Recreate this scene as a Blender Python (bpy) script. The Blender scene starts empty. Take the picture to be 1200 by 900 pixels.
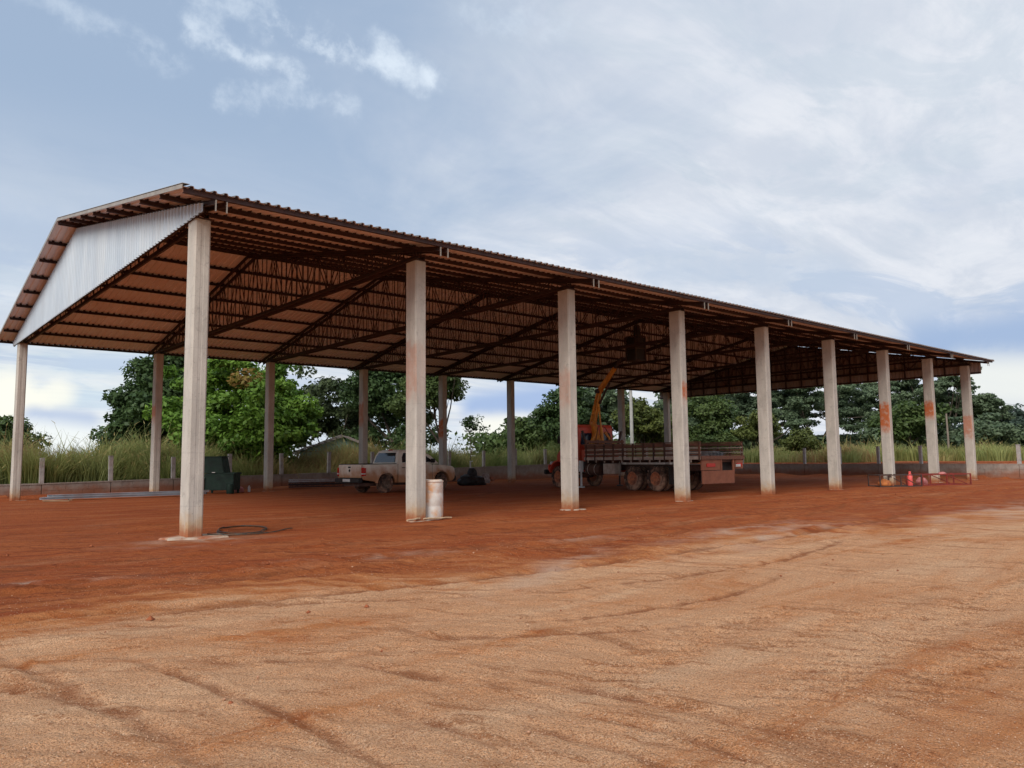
import bpy, bmesh, math, random
import numpy as np
from mathutils import Vector, Matrix, noise as mnoise
random.seed(7); rng = np.random.default_rng(7)
R = math.radians
scn = bpy.context.scene
COL = scn.collection

# ------------------------------------------------------------------ camera
YAW, PITCH, ROLL = 0.7144365, 0.0965823, -0.0113304
Fv = Vector((math.sin(YAW)*math.cos(PITCH), math.cos(YAW)*math.cos(PITCH), math.sin(PITCH)))
r0 = Vector((math.cos(YAW), -math.sin(YAW), 0)); u0 = r0.cross(Fv)
Rv = math.cos(ROLL)*r0 + math.sin(ROLL)*u0
Uv = -math.sin(ROLL)*r0 + math.cos(ROLL)*u0
CAMLOC = Vector((-4.8974, -14.7848, 1.40))
cd = bpy.data.cameras.new('camera'); cam = bpy.data.objects.new('camera', cd); COL.objects.link(cam)
m = Matrix((Rv, Uv, -Fv)).transposed().to_4x4(); m.translation = CAMLOC
cam.matrix_world = m
cd.sensor_width = 36; cd.lens = 26.894; cd.clip_start = .1; cd.clip_end = 3000
scn.camera = cam

# ------------------------------------------------------------------ render look
scn.view_settings.view_transform = 'Standard'; scn.view_settings.look = 'None'
scn.view_settings.exposure = 0.62; scn.view_settings.gamma = 1
scn.cycles.max_bounces = 8; scn.cycles.diffuse_bounces = 5; scn.cycles.transparent_max_bounces = 8

def pixdir(px, py):
    d = Fv + Rv*((px-600)/896.47) - Uv*((py-450)/896.47)
    return d.normalized()

# ------------------------------------------------------------------ node helper
class NT:
    def __init__(s, tree): s.t = tree; s.n = tree.nodes; s.l = tree.links
    def new(s, typ, **kw):
        n = s.n.new(typ)
        for k, v in kw.items(): setattr(n, k, v)
        return n
    def put(s, sock, v):
        if isinstance(v, bpy.types.NodeSocket): s.l.new(v, sock)
        elif v is not None:
            if sock.type == 'RGBA' and len(v) == 3: v = (*v, 1)
            sock.default_value = v
    def math(s, op, a, b=None, c=None, clamp=False):
        n = s.new('ShaderNodeMath', operation=op, use_clamp=clamp)
        s.put(n.inputs[0], a); s.put(n.inputs[1], b); s.put(n.inputs[2], c)
        return n.outputs[0]
    def vmath(s, op, a, b=None, scale=None):
        n = s.new('ShaderNodeVectorMath', operation=op)
        s.put(n.inputs[0], a); s.put(n.inputs[1], b)
        if scale is not None: s.put(n.inputs['Scale'], scale)
        return n.outputs['Value'] if op in ('DOT_PRODUCT', 'LENGTH', 'DISTANCE') else n.outputs[0]
    def mix(s, f, a, b, mode='MIX'):
        n = s.new('ShaderNodeMix', data_type='RGBA', blend_type=mode); n.clamp_factor = True
        s.put(n.inputs[0], f); s.put(n.inputs[6], a); s.put(n.inputs[7], b)
        return n.outputs[2]
    def noise(s, vec, scale, detail=4, rough=.55, dist=0):
        n = s.new('ShaderNodeTexNoise'); s.put(n.inputs['Vector'], vec)
        n.inputs['Scale'].default_value = scale; n.inputs['Detail'].default_value = detail
        n.inputs['Roughness'].default_value = rough; n.inputs['Distortion'].default_value = dist
        return n.outputs['Fac']
    def ramp(s, v, a, b, lo=0, hi=1, smooth=True):
        n = s.new('ShaderNodeMapRange'); n.clamp = True
        if smooth: n.interpolation_type = 'SMOOTHSTEP'
        s.put(n.inputs[0], v); s.put(n.inputs[1], a); s.put(n.inputs[2], b); s.put(n.inputs[3], lo); s.put(n.inputs[4], hi)
        return n.outputs[0]
    def mapping(s, vec, loc=(0,0,0), rot=(0,0,0), scale=(1,1,1)):
        n = s.new('ShaderNodeMapping'); s.put(n.inputs[0], vec)
        n.inputs[1].default_value = loc; n.inputs[2].default_value = rot; n.inputs[3].default_value = scale
        return n.outputs[0]
    def sep(s, vec):
        n = s.new('ShaderNodeSeparateXYZ'); s.put(n.inputs[0], vec); return n.outputs
    def comb(s, x, y, z):
        n = s.new('ShaderNodeCombineXYZ'); s.put(n.inputs[0], x); s.put(n.inputs[1], y); s.put(n.inputs[2], z); return n.outputs[0]

# ------------------------------------------------------------------ sky and sun
SUN_EL, SUN_AZ = R(38), R(248)      # azimuth clockwise from +Y
world = bpy.data.worlds.new('World'); scn.world = world; world.use_nodes = True
w = NT(world.node_tree); w.n.clear()
tc = w.new('ShaderNodeTexCoord'); D = w.vmath('NORMALIZE', tc.outputs['Generated'])
sky = w.new('ShaderNodeTexSky', sky_type='NISHITA'); sky.sun_disc = False
sky.sun_elevation = SUN_EL; sky.sun_rotation = SUN_AZ; sky.dust_density = 2.5; sky.air_density = 1.0
dx, dy, dz = w.sep(D)
zc = w.math('ADD', w.math('MAXIMUM', dz, 0.0), 0.13)
pl = w.comb(w.math('DIVIDE', dx, zc), w.math('DIVIDE', dy, zc), 0.0)
# wide overcast veil: thick towards the right (+X) and behind, thin in the upper left
east = w.vmath('DOT_PRODUCT', D, (0.93, -0.10, -0.12))
nv = w.noise(w.mapping(pl, rot=(0,0,.5), scale=(1.0,.6,1)), 1.2, 6, .58, .4)
veil = w.ramp(w.math('ADD', east, w.math('MULTIPLY', w.math('SUBTRACT', nv, .5), .75)), 0.20, .60)
south = w.ramp(dy, .25, -.3)
veil = w.math('MAXIMUM', veil, w.math('MULTIPLY', south, .8))
lowh = w.ramp(dz, .42, .16)
veil = w.math('MAXIMUM', veil, w.math('MULTIPLY', lowh, w.ramp(w.noise(w.mapping(pl, scale=(.5,.5,1)), 1.6, 5, .6, .2), .25, .62, .25, .85)))
blue = w.mix(.86, sky.outputs[0], (2.40, 3.10, 4.15))
blue = w.mix(w.ramp(dz, .32, .02), blue, (3.9, 5.05, 5.6))
cl_n = w.noise(w.mapping(pl, rot=(0,0,-.3), scale=(.8,1.6,1)), 2.3, 7, .62, .5)
cloudc = w.mix(w.ramp(cl_n, .35, .66), (4.0, 4.35, 4.95), (5.0, 5.2, 5.6))
skyc = w.mix(veil, blue, cloudc)
# broad cloud folds on the right, darker undersides low down
fold = w.noise(w.mapping(pl, loc=(3.1,1.7,0), rot=(0,0,.35), scale=(.7,1.5,1)), 1.6, 8, .64, .9)
lowband = w.math('MULTIPLY', w.ramp(dz, .03, .13), w.ramp(dz, .34, .2))
skyc = w.mix(w.math('MULTIPLY', w.math('MULTIPLY', lowband, w.ramp(fold, .46, .60)), .75), skyc, (3.0, 3.65, 4.7))
hf = w.noise(w.mapping(pl, loc=(1.3,.4,0), rot=(0,0,.6), scale=(1,1.7,1)), 2.6, 8, .66, .8)
skyc = w.mix(w.math('MULTIPLY', w.math('MULTIPLY', w.ramp(hf, .44, .62), w.math('MULTIPLY', veil, w.ramp(dz, .15, .35))), .45), skyc, (3.35, 3.95, 4.6))
skyc = w.mix(w.math('MULTIPLY', w.math('MULTIPLY', w.ramp(dz, .18, .08), w.ramp(fold, .52, .38)), .35), skyc, (5.9, 5.9, 5.6))
dn = w.noise(D, 14, 6, .65, .3); dn2 = w.noise(D, 40, 5, .6, .2)
wn = w.new('ShaderNodeTexNoise'); w.put(wn.inputs['Vector'], D); wn.inputs['Scale'].default_value = 9; wn.inputs['Detail'].default_value = 6; wn.inputs['Roughness'].default_value = .62
DW = w.vmath('ADD', D, w.vmath('SCALE', w.vmath('SUBTRACT', wn.outputs['Color'], (.5,.5,.5)), None, .10))
def streak(base, a, b, r, col, amt, nlo=.35, nhi=.62, soft=1.0):
    A = pixdir(*a); B_ = pixdir(*b); AB = B_ - A
    da = w.vmath('SUBTRACT', DW if a[1] < 300 else D, tuple(A))
    t = w.math('DIVIDE', w.vmath('DOT_PRODUCT', da, tuple(AB)), AB.length_squared, clamp=True)
    dist = w.vmath('LENGTH', w.vmath('SUBTRACT', da, w.vmath('SCALE', tuple(AB), None, t)))
    v = w.ramp(dist, r, r*.15)
    nn = w.math('ADD', w.math('MULTIPLY', dn, .55), w.math('MULTIPLY', dn2, .45))
    nm = w.ramp(w.math('ADD', nn, w.math('MULTIPLY', v, (.12 if a[1] < 200 else .20)*soft)), nlo+(.15 if a[1] < 200 else .12), nhi+(.13 if a[1] < 200 else .20))
    return w.mix(w.math('MULTIPLY', w.math('MULTIPLY', v, nm), amt), base, col)
WH = (4.58, 5.19, 5.90)
skyc = streak(skyc, (30,-15), (195,62), .036, WH, .42)
skyc = streak(skyc, (205,-20), (400,45), .032, WH, .55)
skyc = streak(skyc, (335,30), (415,60), .026, WH, .65)
skyc = streak(skyc, (245,32), (340,85), .026, WH, .7, .30)
skyc = streak(skyc, (290,60), (350,100), .020, WH, .55, .30)
skyc = streak(skyc, (270,110), (420,132), .024, WH, .5, .30)
skyc = streak(skyc, (440,52), (508,84), .030, WH, 1.0, .20)
skyc = streak(skyc, (560,0), (640,30), .05, WH, .35)
skyc = streak(skyc, (-60,290), (45,280), .06, (2.99, 3.61, 4.58), .9)
skyc = streak(skyc, (38,477), (68,462), .028, (6.51, 6.42, 5.63), .8, .22, .42)
skyc = streak(skyc, (-30,480), (12,465), .05, (6.51, 6.42, 5.63), 1.0, .22, .42)
skyc = streak(skyc, (40,490), (100,496), .022, (3.17, 3.78, 4.93), 1.0, .18, .42)
skyc = streak(skyc, (35,508), (120,518), .03, (5.81, 6.07, 5.98), .9, .18, .42)
skyc = streak(skyc, (90,425), (170,428), .016, (3.43, 4.14, 5.10), .9, .2, .42)
skyc = streak(skyc, (560,478), (650,466), .035, (2.55, 3.34, 4.93), 1.0, .15, .4)
skyc = streak(skyc, (560,502), (650,500), .03, (6.07, 6.07, 5.63), 1.0, .2, .42)
skyc = streak(skyc, (1090,408), (1260,388), .055, (2.29, 3.08, 4.49), .95, .18, .45)
skyc = streak(skyc, (1140,445), (1260,452), .05, (5.46, 5.63, 5.46), .9, .2, .45)
skyc = streak(skyc, (760,312), (980,322), .045, (3.26, 3.87, 4.75), .6, .25, .55)
below = w.ramp(dz, -.02, -.10)
skyc = w.mix(below, skyc, (2.3, 1.5, 1.0))
bg = w.new('ShaderNodeBackground'); w.l.new(skyc, bg.inputs[0]); bg.inputs[1].default_value = 0.105
wo = w.new('ShaderNodeOutputWorld'); w.l.new(bg.outputs[0], wo.inputs[0])

sd = bpy.data.lights.new('sun', 'SUN'); sd.energy = 2.0; sd.angle = R(34); sd.color = (1, .96, .90)
sun = bpy.data.objects.new('sun', sd); COL.objects.link(sun)
sdir = Vector((math.sin(SUN_AZ)*math.cos(SUN_EL), math.cos(SUN_AZ)*math.cos(SUN_EL), math.sin(SUN_EL)))
sun.rotation_euler = sdir.to_track_quat('Z', 'Y').to_euler(); sun.location = (0, 0, 40)

# ------------------------------------------------------------------ materials
MATS = {}
def newmat(name):
    mt = bpy.data.materials.new(name); mt.use_nodes = True; MATS[name] = mt
    n = NT(mt.node_tree); b = [x for x in n.n if x.type == 'BSDF_PRINCIPLED'][0]
    return mt, n, b
def pmat(name, c1, c2=None, scale=3, rough=.8, metal=0, bump=.1, bscale=None, dust=None, dustamt=.5, spec=.3, stretch=(1,1,1), dusth=None):
    """two tone noise material in object space; dust collects as patches (or below height dusth)"""
    mt, n, b = newmat(name)
    tc = n.new('ShaderNodeTexCoord'); P = n.mapping(tc.outputs['Object'], scale=stretch)
    c2 = c2 or tuple(x*.75 for x in c1)
    f = n.ramp(n.noise(P, scale, 6, .6, .2), .3, .7)
    col = n.mix(f, c1, c2)
    if dust:
        dm = n.ramp(n.noise(P, scale*.45+.4, 5, .65, .5), .42, .68)
        if dusth is not None:
            z = n.sep(tc.outputs['Object'])[2]
            zz = n.math('ADD', z, n.math('MULTIPLY', n.math('SUBTRACT', n.noise(P, 3, 4), .5), dusth*.9))
            dm = n.math('MAXIMUM', n.math('MULTIPLY', dm, .22), n.ramp(zz, dusth*1.25, dusth*.55))
        col = n.mix(n.math('MULTIPLY', dm, dustamt), col, dust)
    n.put(b.inputs['Base Color'], col)
    n.put(b.inputs['Roughness'], n.ramp(n.noise(P, scale*2.3, 3), .3, .7, max(.05, rough-.1), min(1, rough+.1)))
    b.inputs['Metallic'].default_value = metal; b.inputs['Specular IOR Level'].default_value = spec
    if bump:
        bn = n.new('ShaderNodeBump'); bn.inputs['Strength'].default_value = bump; bn.inputs['Distance'].default_value = .02
        n.put(bn.inputs['Height'], n.noise(P, bscale or scale*6, 5, .6)); n.l.new(bn.outputs[0], b.inputs['Normal'])
    return mt
RED = (.30, .082, .03)
pmat('galvanised', (.84,.82,.82), (.76,.73,.72), 1.2, .6, .0, .02, dust=(.72,.56,.49), dustamt=.4, stretch=(1,.35,1))  # dust tint paints red bounce from the ground into the underside
pmat('roof_top', (.20,.185,.17), (.13,.115,.105), 1.5, .7, .2, .03)
pmat('galvanised_shaded', (.40,.34,.32), (.30,.25,.23), 1.2, .6, .1, .02, dust=(.40,.25,.19), dustamt=.5, stretch=(1,1,.3))  # darker copy of the gable sheeting, interior shade put into the colour
pmat('galvanised_white', (.52,.58,.63), (.43,.49,.55), 1.5, .5, .2, .02, dust=(.56,.57,.56), dustamt=.3, stretch=(1,1,.25))
pmat('galvanised_grey', (.45,.47,.50), (.36,.38,.41), 2.5, .5, .4, .03, dust=(.3,.14,.09), dustamt=.4)
pmat('primer_steel', (.060,.030,.026), (.040,.021,.019), 4, .65, 0, .05)
pmat('dark_steel', (.05,.045,.045), (.09,.045,.03), 5, .6, .2, .06)
pmat('trim_metal', (.40,.35,.29), (.30,.26,.22), 3, .5, .3, .03)
pmat('footing_concrete', (.50,.42,.33), (.36,.25,.17), 3, .95, 0, .5, 14, dust=RED, dustamt=.95)
pmat('wood', (.36,.25,.15), (.26,.16,.09), 5, .85, 0, .2, 20, stretch=(.4,3,3), dust=RED, dustamt=.5)
pmat('pole_wood', (.26,.21,.17), (.17,.13,.10), 4, .9, 0, .2, 12, stretch=(3,3,.3))
pmat('pole_concrete', (.42,.41,.38), (.33,.32,.30), 3, .9, 0, .2, 12)
pmat('post_concrete', (.42,.40,.38), (.30,.28,.27), 5, .95, 0, .3, 20, dust=(.34,.16,.10), dustamt=.35)
pmat('pickup_paint', (.86,.82,.72), (.78,.72,.60), 2.0, .45, 0, .01, dust=(.46,.20,.08), dustamt=.97, dusth=1.05, spec=.5)
pmat('black_plastic', (.022,.021,.021), (.035,.028,.025), 6, .6, 0, .05)
pmat('tyre_rubber', (.028,.025,.023), (.10,.045,.028), 5, .9, 0, .2, 30, dust=(.46,.27,.18), dustamt=.95)
pmat('rim_metal', (.24,.17,.13), (.13,.08,.055), 9, .5, .5, .03)
pmat('truck_rim', (.60,.20,.09), (.36,.15,.08), 9, .7, 0, .1, dust=(.2,.10,.07), dustamt=.6)
pmat('truck_red', (.66,.07,.03), (.50,.055,.025), 2, .45, 0, .03, dust=(.5,.18,.08), dustamt=.3, spec=.5)
pmat('truck_chassis', (.055,.035,.03), (.10,.05,.035), 4, .8, 0, .1, dust=(.20,.085,.05), dustamt=.6)
pmat('crane_yellow', (.85,.36,.035), (.62,.22,.03), 3, .5, 0, .05, dust=(.30,.10,.035), dustamt=.5, spec=.4)
pmat('bed_wood', (.13,.065,.045), (.22,.11,.075), 5, .9, 0, .25, 18, stretch=(.5,4,4), dust=(.26,.10,.06), dustamt=.5)
pmat('bed_rail', (.52,.44,.37), (.36,.27,.22), 5, .8, 0, .2, 18)
pmat('bumper_board', (.34,.13,.075), (.26,.10,.06), 4, .85, 0, .15, 12)
pmat('clod', (.32,.10,.04), (.24,.065,.025), 6, .95, 0, .2)
pmat('barrel_plastic', (.74,.70,.64), (.62,.54,.46), 5, .5, 0, .04, dust=(.70,.34,.14), dustamt=.95, spec=.5)
pmat('machine_green', (.012,.038,.024), (.009,.022,.016), 3, .6, 0, .04)
pmat('red_oxide', (.26,.035,.025), (.16,.03,.022), 5, .7, 0, .05)
pmat('tarp_black', (.016,.015,.016), (.03,.022,.02), 5, .55, 0, .6, 9)
pmat('plastic_wrap', (.42,.38,.37), (.22,.15,.13), 9, .35, 0, .5, 15)
pmat('pink_plastic', (.85,.13,.11), (.72,.10,.09), 4, .4, 0, .03, spec=.5)
pmat('pink_cloth', (.55,.22,.20), (.42,.14,.13), 8, .9, 0, .5, 18)
pmat('orange_cloth', (.55,.20,.05), (.36,.10,.04), 8, .9, 0, .5, 18)
pmat('hose_rubber', (.045,.05,.045), (.12,.06,.03), 12, .6, 0, .1)
pmat('hut_paint', (.24,.37,.31), (.18,.29,.25), 2.5, .85, 0, .1, dust=(.35,.32,.25), dustamt=.4, stretch=(3,3,.4))
pmat('hut_tile', (.24,.17,.14), (.13,.10,.09), 3, .9, 0, .4, 14, dust=(.30,.27,.23), dustamt=.5)
pmat('bark', (.12,.09,.07), (.065,.05,.04), 4, .95, 0, .6, 10, stretch=(2,2,.5))
pmat('stick_wood', (.55,.42,.28), (.40,.26,.15), 5, .9, 0, .1)
pmat('plate_white', (.7,.7,.68), None, 5, .5, 0, 0)
pmat('insulator', (.5,.48,.45), None, 5, .4, 0, 0)
mt, n, b = newmat('lamp_red'); b.inputs['Base Color'].default_value = (.50,.018,.012,1); b.inputs['Roughness'].default_value = .2
mt, n, b = newmat('glass_dark'); b.inputs['Base Color'].default_value = (.018,.024,.03,1); b.inputs['Roughness'].default_value = .06; b.inputs['Specular IOR Level'].default_value = .8
mt, n, b = newmat('truck_glass'); b.inputs['Base Color'].default_value = (.012,.022,.045,1); b.inputs['Roughness'].default_value = .15

# column concrete: board marks, ochre foot, per-column rust coloured stain
mt, n, b = newmat('column_concrete')
tc = n.new('ShaderNodeTexCoord'); P = tc.outputs['Object']; x_, y_, z_ = n.sep(P)
oi = n.new('ShaderNodeObjectInfo'); rnd = oi.outputs['Random']
Pr = n.vmath('ADD', P, n.comb(n.math('MULTIPLY', rnd, 31), n.math('MULTIPLY', rnd, 17), 0.0))
col = n.mix(n.ramp(n.noise(n.mapping(Pr, scale=(1,1,.35)), 3.2, 6, .6, .3), .3, .72), (.55,.505,.44), (.42,.385,.335))
col = n.mix(n.math('MULTIPLY', n.ramp(n.noise(n.mapping(Pr, scale=(6,6,.25)), 2.2, 4, .5), .52, .8), .32), col, (.27,.245,.225))
patch = n.ramp(n.noise(Pr, 5, 6, .75, 1.2), .54, .68)
col = n.mix(n.math('MULTIPLY', patch, .45), col, (.26,.235,.21))
fj = n.math('FRACT', n.math('MULTIPLY', n.math('ADD', z_, n.math('MULTIPLY', rnd, .9)), 1.02))
col = n.mix(n.math('MULTIPLY', n.ramp(n.math('ABSOLUTE', n.math('SUBTRACT', fj, .5)), .014, .003), .16), col, (.24,.215,.19))
col = n.mix(n.ramp(n.noise(Pr, 55, 2, .5), .66, .72, 0, .6), col, (.17,.15,.13))
foot = n.ramp(n.math('ADD', z_, n.math('MULTIPLY', n.math('SUBTRACT', n.noise(Pr, 5, 4), .5), .6)), .62, .05)
col = n.mix(n.math('MULTIPLY', foot, .75), col, (.44,.26,.11))
foot2 = n.ramp(n.math('ADD', z_, n.math('MULTIPLY', n.math('SUBTRACT', n.noise(Pr, 8, 4), .5), .3)), .30, .03)
col = n.mix(n.math('MULTIPLY', foot2, .85), col, RED)
at = n.new('ShaderNodeAttribute', attribute_type='OBJECT', attribute_name='stain'); s0, s1, sa = n.sep(at.outputs['Vector'])
af = n.new('ShaderNodeAttribute', attribute_type='OBJECT', attribute_name='stain_side')
zz = n.math('ADD', z_, n.math('MULTIPLY', n.math('SUBTRACT', n.noise(Pr, 4, 4, .7), .5), .7))
sm = n.math('MULTIPLY', n.ramp(zz, s0, n.math('ADD', s0, .5)), n.ramp(zz, s1, n.math('SUBTRACT', s1, .25)))
geo = n.new('ShaderNodeNewGeometry'); nx = n.sep(tc.outputs['Normal'])[0]
leftf = n.ramp(nx, -.2, -.8)
side = n.math('ADD', n.math('MULTIPLY', leftf, af.outputs['Fac']), n.math('MULTIPLY', n.math('SUBTRACT', 1.0, leftf), n.math('SUBTRACT', 1.0, af.outputs['Fac'])))
sm = n.math('MULTIPLY', n.math('MULTIPLY', sm, side), sa)
col = n.mix(n.math('MULTIPLY', sm, n.ramp(n.noise(Pr, 6, 5, .7), .25, .55, .35, 1)), col, (.46,.13,.045))
n.put(b.inputs['Base Color'], col); b.inputs['Roughness'].default_value = .92; b.inputs['Specular IOR Level'].default_value = .2
bn = n.new('ShaderNodeBump'); bn.inputs['Strength'].default_value = .35; bn.inputs['Distance'].default_value = .01
n.put(bn.inputs['Height'], n.math('ADD', n.noise(Pr, 30, 5, .6), n.math('MULTIPLY', n.noise(n.mapping(Pr, scale=(8,8,.4)), 2, 3), 1.2))); n.l.new(bn.outputs[0], b.inputs['Normal'])

# wall concrete, splashed with red earth near the ground
mt, n, b = newmat('wall_concrete')
geo = n.new('ShaderNodeNewGeometry'); P = geo.outputs['Position']; z_ = n.sep(P)[2]
col = n.mix(n.ramp(n.noise(P, 2.2, 6, .65, .3), .3, .7), (.36,.31,.27), (.26,.22,.19))
col = n.mix(n.math('MULTIPLY', n.ramp(n.noise(n.mapping(P, scale=(1,1,.4)), 6, 4), .55, .7), .5), col, (.20,.16,.14))
sp = n.ramp(n.math('ADD', z_, n.math('MULTIPLY', n.math('SUBTRACT', n.noise(P, 1.3, 5, .7), .5), .9)), .62, .12)
col = n.mix(n.math('MULTIPLY', sp, .85), col, (.27,.10,.05))
n.put(b.inputs['Base Color'], col); b.inputs['Roughness'].default_value = .95; b.inputs['Specular IOR Level'].default_value = .1
bn = n.new('ShaderNodeBump'); bn.inputs['Strength'].default_value = .5; bn.inputs['Distance'].default_value = .02
n.put(bn.inputs['Height'], n.noise(P, 16, 5, .65)); n.l.new(bn.outputs[0], b.inputs['Normal'])

# red earth and tan gravel ground
mt, n, b = newmat('earth')
geo = n.new('ShaderNodeNewGeometry'); P = geo.outputs['Position']; X_, Y_, Z_ = n.sep(P)
Pm = n.mapping(P, rot=(0,0,R(38)), scale=(.28,1.0,1))           # long smears roughly across the yard
big = n.noise(Pm, .42, 6, .6, .9)
big2 = n.noise(n.mapping(P, rot=(0,0,R(28)), scale=(.22,1.1,1)), 1.1, 6, .62, .8)
rx_ = n.math('ADD', X_, 8.0); ry_ = n.math('ADD', Y_, 14.0)
rad_ = n.math('SQRT', n.math('ADD', n.math('MULTIPLY', rx_, rx_), n.math('MULTIPLY', ry_, ry_)))
pol = n.comb(n.math('ADD', rad_, n.math('MULTIPLY', n.noise(P, .6, 3), .8)), n.math('MULTIPLY', n.math('ARCTAN2', ry_, rx_), 1.5), 0.0)
grn = n.math('MULTIPLY', n.math('SUBTRACT', n.noise(P, 40, 3, .75), .5), .30)
smr = n.math('ADD', n.noise(pol, 5.5, 6, .68, .25), grn); smr2 = n.math('ADD', n.noise(n.vmath('ADD', pol, (7.3,3.1,0)), 2.0, 8, .74, .5), grn)
fine = n.noise(P, 9, 6, .7, .2); grit = n.noise(P, 95, 3, .8); grit2 = n.noise(P, 28, 5, .7)
tk = n.new('ShaderNodeAttribute', attribute_type='GEOMETRY', attribute_name='tone'); tr, tg, tb = n.sep(tk.outputs['Vector'])
lim = n.math('ADD', n.math('MULTIPLY', X_, -.085), -5.9)
dd = n.math('SUBTRACT', n.math('MAXIMUM', lim, -7.6), Y_)                        # metres to the gravelled side
gm = n.ramp(n.math('ADD', dd, n.math('ADD', n.math('MULTIPLY', n.math('SUBTRACT', big, .5), 8.0), n.math('MULTIPLY', n.math('SUBTRACT', smr2, .5), 7.0))), -.6, 3.6)
gm2 = n.math('MULTIPLY', gm, n.ramp(big2, .28, .52, .42, 1.0))
red_a = n.mix(n.ramp(big2, .3, .7), (.360,.078,.021), (.450,.130,.040))
red_a = n.mix(n.math('MULTIPLY', n.ramp(n.noise(n.mapping(P, loc=(9,4,0), rot=(0,0,R(35)), scale=(.3,1,1)), .9, 6, .65, .6), .52, .70), .75), red_a, (.47,.18,.08))
red_a = n.mix(n.math('MULTIPLY', n.ramp(fine, .48, .66), .5), red_a, (.185,.038,.013))
mid_c = n.mix(n.ramp(smr, .46, .6), (.60,.235,.085), (.47,.140,.042))
tan = n.mix(n.ramp(big2, .35, .72), (.73,.345,.160), (.83,.50,.290))
tan = n.mix(n.math('MULTIPLY', n.ramp(n.math('ADD', n.noise(Pm, 1.6, 6, .7, 1.0), grn), .52, .70), .35), tan, (.52,.20,.08))
tan = n.mix(n.math('MULTIPLY', n.ramp(smr, .545, .63), .72), tan, (.40,.155,.06))
tan = n.mix(n.math('MULTIPLY', n.ramp(smr2, .54, .66), .6), tan, (.52,.215,.09))
tan = n.mix(n.ramp(grit, .44, .62, 0, .62), tan, (.38,.155,.06))
tan = n.mix(n.ramp(n.noise(n.vmath('ADD', P, (3.3,1.7,0)), 95, 2, .6), .56, .68, 0, .7), tan, (.88,.62,.42))
red_a = n.mix(n.math('MULTIPLY', n.ramp(smr, .50, .62), .6), red_a, (.16,.035,.013))
red_a = n.mix(n.math('MULTIPLY', n.ramp(smr2, .56, .70), .55), red_a, (.50,.21,.10))
col = n.mix(n.ramp(gm2, 0, .5), red_a, mid_c); col = n.mix(n.ramp(gm2, .35, .9), col, tan)
col = n.mix(n.ramp(grit, .46, .66, 0, .35), col, (.16,.05,.022))
col = n.mix(n.ramp(n.math('ADD', n.math('MULTIPLY', tr, .9), n.math('MULTIPLY', grn, 2.2)), .12, .85, 0, .75), col, (.25,.075,.025))       # soil churned by tyres
col = n.mix(n.math('MULTIPLY', tg, .8), col, (.62,.44,.33))         # spilled pale lime and sand
# grassy land beyond the wall
gl = n.ramp(n.math('ADD', tb, n.math('MULTIPLY', n.math('SUBTRACT', n.noise(P, .35, 5, .6), .5), .8)), .35, .6)
gcol = n.mix(n.noise(P, .8, 6, .6), (.10,.12,.035), (.19,.17,.06))
col = n.mix(gl, col, gcol)
n.put(b.inputs['Base Color'], col); b.inputs['Roughness'].default_value = .95; b.inputs['Specular IOR Level'].default_value = .12
h = n.math('ADD', n.math('MULTIPLY', grit, .55), n.math('ADD', n.math('MULTIPLY', grit2, .8), n.math('ADD', n.math('MULTIPLY', fine, 1.0), n.math('MULTIPLY', smr, 2.2))))
bn = n.new('ShaderNodeBump'); bn.inputs['Strength'].default_value = .9; bn.inputs['Distance'].default_value = .05
n.put(bn.inputs['Height'], h); n.l.new(bn.outputs[0], b.inputs['Normal'])

mt, n, b = newmat('gravel')
at = n.new('ShaderNodeAttribute', attribute_type='GEOMETRY', attribute_name='tone'); t0, t1, t2 = n.sep(at.outputs['Vector'])
n.put(b.inputs['Base Color'], n.mix(t0, (.34,.15,.07), (.66,.42,.27))); b.inputs['Roughness'].default_value = .9

def leafmat(name, dark, light, extra=None, trans=.25, rough=.55):
    mt, n, b = newmat(name)
    at = n.new('ShaderNodeAttribute', attribute_type='GEOMETRY', attribute_name='tone'); t0, t1, t2 = n.sep(at.outputs['Vector'])
    col = n.mix(t0, dark, light)
    if extra: col = n.mix(t1, col, extra)
    n.put(b.inputs['Base Color'], col); b.inputs['Roughness'].default_value = rough; b.inputs['Specular IOR Level'].default_value = .25
    tr = n.new('ShaderNodeBsdfTranslucent'); n.put(tr.inputs[0], col)
    mx = n.new('ShaderNodeMixShader'); mx.inputs[0].default_value = trans
    n.l.new(b.outputs[0], mx.inputs[1]); n.l.new(tr.outputs[0], mx.inputs[2])
    out = [x for x in n.n if x.type == 'OUTPUT_MATERIAL'][0]; n.l.new(mx.outputs[0], out.inputs[0])
    return mt
leafmat('leaf_dark', (.028,.055,.018), (.080,.130,.040))
leafmat('leaf_mango', (.050,.125,.015), (.215,.35,.050), (.24,.12,.035), .3)
leafmat('leaf_sparse', (.035,.055,.022), (.095,.120,.050))
leafmat('leaf_rain', (.060,.095,.052), (.165,.215,.115))
leafmat('leaf_olive', (.070,.095,.022), (.150,.170,.045))
leafmat('leaf_bush', (.045,.080,.022), (.115,.155,.045))
leafmat('leaf_far', (.035,.060,.045), (.080,.110,.080))  # bluish cast of distance haze mixed into the leaf colour
leafmat('grass_dry', (.15,.19,.05), (.42,.43,.16), (.44,.24,.12), .4)
leafmat('grass_green', (.09,.14,.035), (.28,.31,.10), (.36,.27,.12), .4)

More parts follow.
